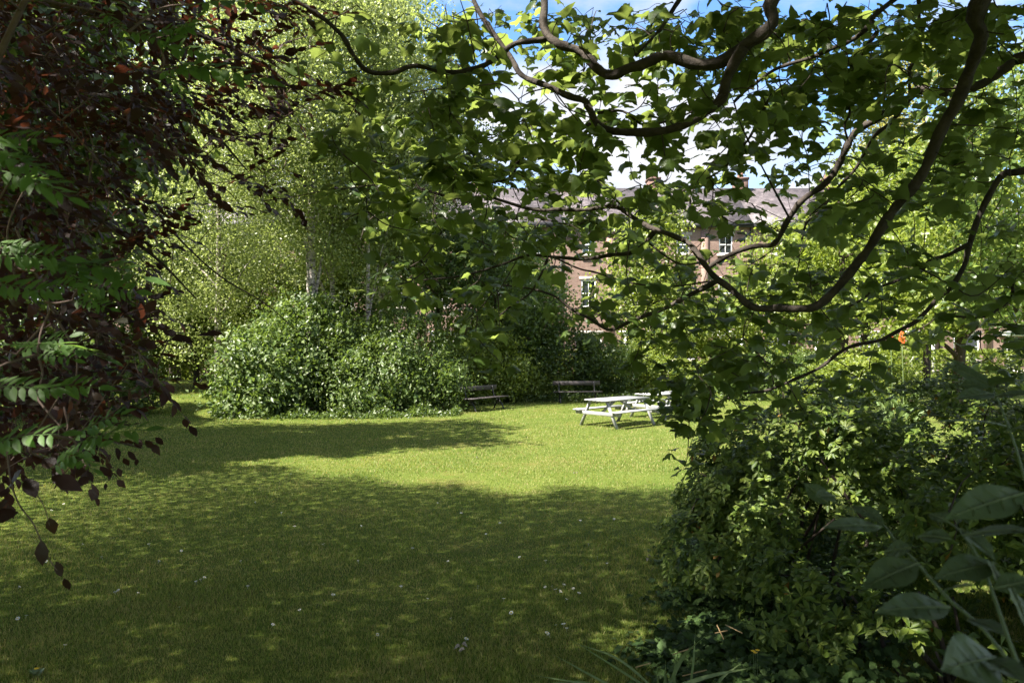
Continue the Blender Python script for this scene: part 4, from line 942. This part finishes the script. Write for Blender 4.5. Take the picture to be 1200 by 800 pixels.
# ================================================================= the bush on the right
EB = [((3.7, 7.4, 0.95), (2.1, 1.9, 1.22)), ((4.3, 5.5, 0.75), (1.9, 1.6, 1.25)), ((2.75, 6.6, 0.62), (1.15, 1.2, 0.78)), ((2.95, 4.9, 0.35), (1.05, 1.0, 0.80)), ((5.8, 8.8, 1.2), (2.2, 2.0, 1.25)), ((2.25, 7.4, .75), (.75, .7, .55)), ((3.2, 7.9, .7), (1.5, 1.3, 1.0)), ((2.4, 5.6, .38), (.8, .9, .6)), ((2.05, 6.9, .40), (.75, .9, .52)), ((2.6, 4.7, .25), (.7, .8, .5)), ((6.0, 6.8, 1.1), (2, 2, 1.25))]
AB = np.array([3.7, 6.2, 0.0])
az = empty('evergreen_bush', AB); props(az, 'wide evergreen bush with whorled leaves and a few yellow ones filling the right foreground', 'bush')
def rosettes(n):
    vol = np.array([r[0]*r[1]+r[0]*r[2] for _, r in EB]); pick = rng.choice(len(EB), n, p=vol/vol.sum())
    nc = 620; pc = rng.choice(len(EB), nc, p=vol/vol.sum()); CC = np.array([b[0] for b in EB])[pc]; RR = np.array([b[1] for b in EB])[pc]
    dc = rdir(nc); dc[:, 1] -= .2; dc = nrm(dc); ctr = CC+dc*RR*(.78+.25*rng.random((nc, 1)))
    ci = rng.integers(nc, size=n); o = rng.normal(size=(n, 3)); nd = nrm(dc/RR)[ci]
    o -= nd*np.sum(o*nd, 1, keepdims=True); rr_ = np.linalg.norm(o, axis=1)
    P = ctr[ci]+o*.125-nd*(.05*rr_**2+.10*rng.random(n)**3)[:, None]
    d = nd; R = np.ones((n, 3))
    deep = rng.random(n) < .35
    P = np.where(deep[:, None], P-nd*(.2+.35*rng.random((n, 1))), P)
    ok = P[:, 2] > .05
    for c_, r_ in EB:
        q = np.sum(((P-np.array(c_))/np.array(r_))**2, 1); ok &= q > .36
    ax = nrm(d*.7+o*.35+np.array([-.1, -.3, .5])+rng.normal(size=(n, 3))*.12)
    return P[ok], ax[ok]
RP, RA = rosettes(26000)
def whorl(RP, RA, kmin, kmax, size, tilt):
    n = len(RP); k = rng.integers(kmin, kmax+1, n); idx = np.repeat(np.arange(n), k); N_ = len(idx)
    u = nrm(np.cross(RA, rng.normal(size=(n, 3)))); v = np.cross(RA, u)
    a = rng.random(N_)*6.283; el = tilt+rng.normal(size=N_)*.2
    rad = u[idx]*np.cos(a)[:, None]+v[idx]*np.sin(a)[:, None]
    D = rad*np.cos(el)[:, None]+RA[idx]*np.sin(el)[:, None]; Nn = RA[idx]*np.cos(el)[:, None]-rad*np.sin(el)[:, None]
    return RP[idx]-RA[idx]*(.018*rng.random(N_))[:, None], D, Nn, size*(.6+.65*rng.random(N_))*(.8+.4*rng.random(n))[idx]
P, D, Nn, S = whorl(RP, RA, 7, 10, .080, .22)
old = rng.random(len(P)) < .006
azf = leaves('foliage', TA, P[~old], D[~old], Nn[~old], S[~old], M['azalea'], az, AB)
leaves('old_leaves', TA, P[old], D[old]+np.array([0, 0, -.8]), Nn[old], S[old], M['azold'], az, AB)['label'] = 'yellow and orange dying leaves'
sel = rng.choice(len(RP), 420, replace=False)
stn = np.array([(c_[0]+rng.normal()*.4, c_[1]+rng.normal()*.4, .1+.5*c_[2]*rng.random()) for c_, r_ in EB for _ in range(6)])
mt, _ = connect(RP[sel], stn, .006, .003, sag=.02); add_part(azf, mt, M['bark'], AB)
for c_, r_ in EB:
    for _ in range(3):
        p = np.array([c_[0]+rng.normal()*.12*r_[0], c_[1]+rng.normal()*.12*r_[1], 0]); q = np.array([c_[0]+rng.normal()*.2*r_[0], c_[1]+rng.normal()*.2*r_[1], c_[2]+r_[2]*.3])
        trunk([p, (p+q)/2+rng.normal(size=3)*.08, q], [.022, .016, .008], M['bark'], az, AB, 'stem', 6)
# ivy and undergrowth at its foot
def ivy():
    n = 9000
    c0 = rng.random(n); Yv = 4.3+c0*4.4
    edge = np.interp(Yv, [4.3, 5.2, 6.2, 7.2, 8.7], [.75, 1.0, 1.45, 1.75, 1.95])
    edge = edge+.12*np.sin(Yv*5.3)+.09*np.sin(Yv*11+1)+.15*rng.normal(size=n)*(rng.random(n) < .35)
    Xv = edge+np.abs(rng.normal(size=n))*.75+rng.normal(size=n)*.12
    hz = np.minimum(.34, np.maximum(0, Xv-edge)*.26+.02)
    P = np.stack([Xv, Yv, hz*(.35+.65*rng.random(n)**.5)+.01], 1)
    Nn = rdir(n)*.45+np.array([-.15, -.35, .9]); D = rdir(n); D[:, 2] = -.25
    props(leaves('ivy', TS, P, D, Nn, .062*(.5+.8*rng.random(n)), M['ivy']), 'dark ivy and weeds carpeting the ground at the foot of the evergreen bush', 'ivy', None, 'stuff')
ivy()
# long grass tuft
TG = np.array([*G(800, 830)[:2], 0.0]); tg = empty('grass_tuft', TG); props(tg, 'tuft of long arching grass leaves at the bottom edge before the ivy', 'grass tuft')
BLD = [((790, 826), (735, 790), (668, 748), .006), ((785, 826), (730, 775), (672, 752), .006), ((770, 830), (710, 800), (648, 766), .007), ((760, 832), (700, 805), (622, 790), .007), ((780, 812), (800, 770), (826, 745), .009), ((805, 826), (812, 780), (815, 735), .006), ((778, 822), (779, 800), (780, 772), .012), ((772, 822), (771, 800), (770, 776), .009), ((800, 822), (790, 795), (795, 760), .008), ((830, 822), (845, 795), (870, 775), .007), ((740, 828), (690, 800), (640, 800), .006), ((770, 812), (830, 792), (880, 782), .009), ((840, 830), (870, 805), (900, 800), .007)]
for a, b_, c_, wd_ in BLD:
    Y0 = 4.75; Q = spline([W(*a, Y0), W(*b_, Y0-.05+rng.normal()*.05), W(*c_, Y0-.15+rng.normal()*.1)], 6); Q[:, 2] = np.maximum(Q[:, 2], .0)
    t = nrm(np.gradient(Q, axis=0)); sd = nrm(np.cross(t, np.array([.2, -.8, .5]))); w_ = 1.4*wd_*np.sin(np.pi*np.clip(np.linspace(.25, 1, len(Q)), 0, .98))[:, None]
    V = np.vstack([Q-sd*w_, Q+np.array([0, .004, -.003]), Q+sd*w_]); k = len(Q)
    Fs = [(i, i+1, k+i+1, k+i) for i in range(k-1)]+[(k+i, k+i+1, 2*k+i+1, 2*k+i) for i in range(k-1)]
    m = MB(); m.add(V, Fs); m.build('leaf', M['blade'], tg, True, TG)
m = MB()
for a, b_ in [((840, 735), (848, 752)), ((788, 770), (812, 762)), ((838, 745), (852, 742)), ((745, 785), (762, 780)), ((800, 795), (828, 788)), ((850, 735), (870, 745))]:
    m.tube([W(*a, 4.9)+[0, 0, .02], W(*b_, 4.8)+[0, 0, .02]], .004, 5)
props(m.build('straw', M['straw']), 'scattered dry orange brown stalks lying in the ivy', 'straw', None, 'stuff')
# large leaved plant close to the lens, lower right
PB = np.array([1.05, 1.15, 0.0])
lp = empty('large_leaved_plant', PB); props(lp, 'tall plant with big pointed dull green leaves close up at the lower right edge', 'plant')
def bigleaf(b, t, w, d0, d1, nz=(0.0, -.6, .8), curl=.12, mat='bigleaf', name='leaf'):
    b = W(*b, d0); t = W(*t, d1); l = np.linalg.norm(t-b); y = (t-b)/l; n_ = np.array(nz, float); n_ = n_-y*np.dot(n_, y); n_ /= np.linalg.norm(n_); x = np.cross(y, n_); w = w*((d0+d1)/2)/F
    NU, NV = 12, 6; V = []
    for i in range(NU+1):
        u = i/NU; hw = w*.5*(math.sin(math.pi*min(1, u**.85))**1.15)+.0008
        for j in range(NV+1):
            v = j/NV*2-1
            V.append(b+y*l*u+x*hw*v+n_*(curl*l*(u-u*u)*1.0-(.0 if j == NV//2 else -.18*hw*abs(v))+.05*hw*math.sin(u*22)*abs(v)))
    Fs = [(i*(NV+1)+j, i*(NV+1)+j+1, (i+1)*(NV+1)+j+1, (i+1)*(NV+1)+j) for i in range(NU) for j in range(NV)]
    m = MB(); m.add(V, Fs); o = m.build(name, M[mat], lp, True, PB)
    k = NV+1; Q = np.array([V[i*k+NV//2] for i in range(NU)])+n_*.0012; mr = MB(); mr.tube(Q, np.linspace(.0016, .0006, NU), 4, False)
    for i in range(2, NU-1, 2):
        for sg in (0, NV):
            a_ = np.array(V[i*k+NV//2]); b2 = np.array(V[(i+1)*k+NV//2+(sg-NV//2)*2//3]); mr.tube([a_+n_*.0004, (a_+b2)/2+n_*.0006, b2+n_*.0002], [.0006, .0005, .0003], 3, False)
    return add_part(o, mr, M['vein'], PB)
LV = [((1200, 578), (1108, 608), 44, .75, .72, (-.3, -.7, .6)), ((1032, 618), (964, 618), 24, .95, .9, (0, -.5, .85)), ((1035, 612), (998, 592), 26, .95, .98, (.3, -.6, .6)),
      ((1075, 660), (1010, 690), 40, .85, .82, (-.2, -.6, .75)), ((1068, 642), (1035, 648), 26, .88, .9, (.2, -.6, .75)), ((1112, 612), (1088, 602), 24, .85, .87, (.2, -.7, .6)),
      ((1130, 628), (1215, 622), 28, .78, .72, (0, -.45, .85)), ((1125, 620), (1165, 655), 32, .8, .76, (.3, -.6, .7)), ((1165, 660), (1095, 678), 36, .78, .76, (-.1, -.6, .8)), ((1160, 660), (1172, 692), 36, .78, .74, (.5, -.7, .4)),
      ((1112, 712), (1026, 717), 38, .78, .74, (0, -.55, .8)), ((1140, 686), (1100, 695), 24, .8, .84, (.1, -.5, .8)), ((1135, 725), (1178, 745), 34, .76, .72, (.2, -.7, .6)), ((1165, 770), (1103, 785), 62, .7, .66, (-.2, -.7, .6)),
      ((1150, 770), (1205, 800), 50, .7, .66, (.3, -.7, .5)), ((1185, 690), (1205, 742), 46, .72, .68, (.5, -.7, .4)), ((1165, 690), (1215, 680), 28, .74, .74, (0, -.5, .8)), ((1115, 632), (1075, 628), 26, .85, .88, (0, -.6, .8)), ((1195, 590), (1225, 640), 40, .75, .7, (.5, -.6, .4)),
      ((970, 590), (942, 566), 22, .95, .97, (-.2, -.6, .7)), ((978, 582), (955, 582), 18, .95, .93, (0, -.6, .8))]
for b, t, w, d0, d1, nz in LV: bigleaf(b, t, w, d0, d1, nz)
def lstem(pts, d, r): m = MB(); Q = spline([W(px, py, d+.03*i) for i, (px, py) in enumerate(pts)], 5); m.tube(Q, np.linspace(r, r*.5, len(Q)), 6); m.build('stem', M['bigleaf'], lp, True, PB)
lstem([(1260, 900), (1200, 800), (1150, 735), (1110, 700), (1075, 660), (1050, 635), (1032, 612), (1000, 597), (970, 585)], .76, .0023)
lstem([(1230, 860), (1190, 770), (1165, 700), (1150, 660), (1125, 622), (1112, 612)], .76, .0023)
# second, higher sprig
sp2 = empty('large_leaved_sprig', (1.5, 1.6, 0)); props(sp2, 'upright grey green sprig in soft focus at the right edge, above the big leaves', 'plant')
PB_, lp_ = PB, lp; PB, lp = np.array([1.5, 1.6, 0.0]), sp2
for b, t, w, d0, d1, nz in [((1158, 447), (1098, 415), 10, 1.25, 1.3, (0, -.45, .9)), ((1165, 455), (1108, 428), 22, 1.2, 1.25, (0, -.6, .8)), ((1160, 452), (1190, 442), 26, 1.2, 1.15, (.2, -.6, .8)), ((1165, 462), (1120, 468), 24, 1.2, 1.15, (0, -.5, .85)), ((1165, 465), (1215, 462), 20, 1.2, 1.15, (0, -.5, .85)), ((1178, 500), (1092, 495), 8, 1.2, 1.1, (0, -.3, .95)), ((1180, 505), (1215, 500), 12, 1.2, 1.15, (0, -.5, .85)), ((1160, 450), (1125, 452), 22, 1.25, 1.25, (0, -.6, .8))]:
    bigleaf(b, t, w, d0, d1, nz)
lstem([(1225, 720), (1215, 620), (1195, 540), (1178, 490), (1162, 452)], 1.2, .0028)
PB, lp = PB_, lp_

# ================================================================= small things on the lawn
def daisy_mesh():
    r = empty('daisy')
    m = MB()
    for k in range(12):
        a = 2*math.pi*k/12; cx, sx = math.cos(a), math.sin(a); R1 = .0125
        m.add([(.003*cx, .003*sx, .03), (R1*cx-.0028*sx, R1*sx+.0028*cx, .033), ((R1+.002)*cx, (R1+.002)*sx, .0325), (R1*cx+.0028*sx, R1*sx-.0028*cx, .033)], [(0, 3, 2, 1)])
    m.tube([(0, 0, 0), (0, 0, .03)], .0008, 4)
    m.add([(.0045*math.cos(i*1.047), .0045*math.sin(i*1.047), .0345) for i in range(6)], [tuple(range(6))])
    o = m.build('daisy', M['petal']); o.data.materials.append(M['gold']); o.data.polygons[len(o.data.polygons)-1].material_index = 1
    bpy.data.objects.remove(r)
    return o
DS = [(345, 619), (283, 660), (212, 647), (30, 725), (22, 727), (236, 682), (230, 684), (238, 679), (160, 698), (140, 694), (135, 697), (352, 718), (450, 590), (422, 618), (483, 645), (512, 591), (530, 728), (545, 752), (648, 690), (652, 694), (660, 688), (640, 690), (655, 695), (672, 692), (678, 698), (662, 705), (653, 736), (661, 735), (640, 745), (645, 747), (664, 740), (570, 628), (586, 615), (340, 557), (300, 590), (265, 575), (60, 600), (75, 592), (95, 640), (120, 655), (175, 640), (185, 660), (210, 715), (290, 690), (318, 735), (75, 760), (390, 700), (440, 745), (700, 655), (712, 663), (640, 660), (690, 640), (610, 655), (470, 690), (500, 705), (420, 660), (380, 640), (250, 610), (330, 603), (560, 690), (590, 705), (600, 720), (525, 660), (110, 580), (150, 610), (55, 660), (20, 690), (200, 590), (430, 560), (680, 612), (720, 610), (540, 603)]
d0 = daisy_mesh()
for i, (px, py) in enumerate(DS):
    d = d0 if i == 0 else d0.copy()
    if i: COL.objects.link(d)
    d.location = tuple(G(px, py)); s = .85+.5*rng.random(); d.scale = (s, s, 1); d.rotation_euler = (rng.normal()*.25+.2, rng.normal()*.25, rng.random()*6)
    props(d, 'tiny white daisy open in the short grass', 'daisy', 'daisies scattered over the lawn')
def yellow(px, py, lab, name, hh, rad, nfl):
    g = G(px, py); base = np.array([g[0], g[1], 0]); r = empty(name, base); props(r, lab, 'flower')
    for k in range(nfl):
        p = base+np.array([k*.016-.008*(nfl-1), rng.normal()*.006, hh-(k % 2)*.014]); m = MB()
        for j in range(5 if nfl > 1 else 14):
            a = 2*math.pi*j/(5 if nfl > 1 else 14); wv = .62 if nfl > 1 else .25
            c1 = np.array([math.cos(a-wv), math.sin(a-wv), 0]); c2 = np.array([math.cos(a+wv), math.sin(a+wv), 0]); c0_ = np.array([math.cos(a), math.sin(a), 0])
            m.add([p, p+c1*rad*.8+[0, 0, .006], p+c0_*rad+[0, 0, .008], p+c2*rad*.8+[0, 0, .006]], [(0, 1, 2, 3)])
        m.build('flower_head', M['gold'], r, False, base)
        trunk([base, (base+p)/2+[.004, 0, 0], p], [.0018, .0015, .0012], M['blade'], r, base, 'stem', 5)
    n = 6; a = rng.random(n)*6.28; leaves('leaf_rosette', TS, np.tile(base+[0, 0, .02], (n, 1)), np.stack([np.cos(a), np.sin(a), .35+0*a], 1), np.tile([0, 0, 1.0], (n, 1)), np.full(n, .06), M['blade'], r, base)
yellow(43, 792, 'single yellow dandelion in the shaded grass at the bottom left corner', 'dandelion', .05, .018, 1)
yellow(885, 837, 'yellow buttercup flowers on a stem above the ivy', 'buttercup', .40, .016, 3)
for px, py, s, lab, k in [(545, 763, .05, 'crumpled pale dead leaves on the near shaded grass below the lawn centre', 5), (558, 538, .06, 'pale scrap on the sunlit grass in the centre of the lawn', 3), (672, 556, .055, 'pale fallen leaf on the sunlit grass near the shadow edge', 2), (686, 529, .06, 'white scrap on the sunlit grass in front of the picnic table', 1), (760, 657, .05, 'grey brown curled leaf beside the ivy edge', 2)]:
    g = G(px, py); n = k; a = rng.random(n)*6.28
    P = np.array([g+[rng.normal()*s*.6, rng.normal()*s*.6, .025+.01*i] for i in range(n)])
    o = leaves('fallen_leaf', T_oval(.3, .5, .5), P, np.stack([np.cos(a), np.sin(a), .1+0*a], 1), rdir(n)*.3+np.array([0, -.3, 1.0]), np.full(n, s), M['palebits'], None, g)
    props(o, lab, 'fallen leaf')
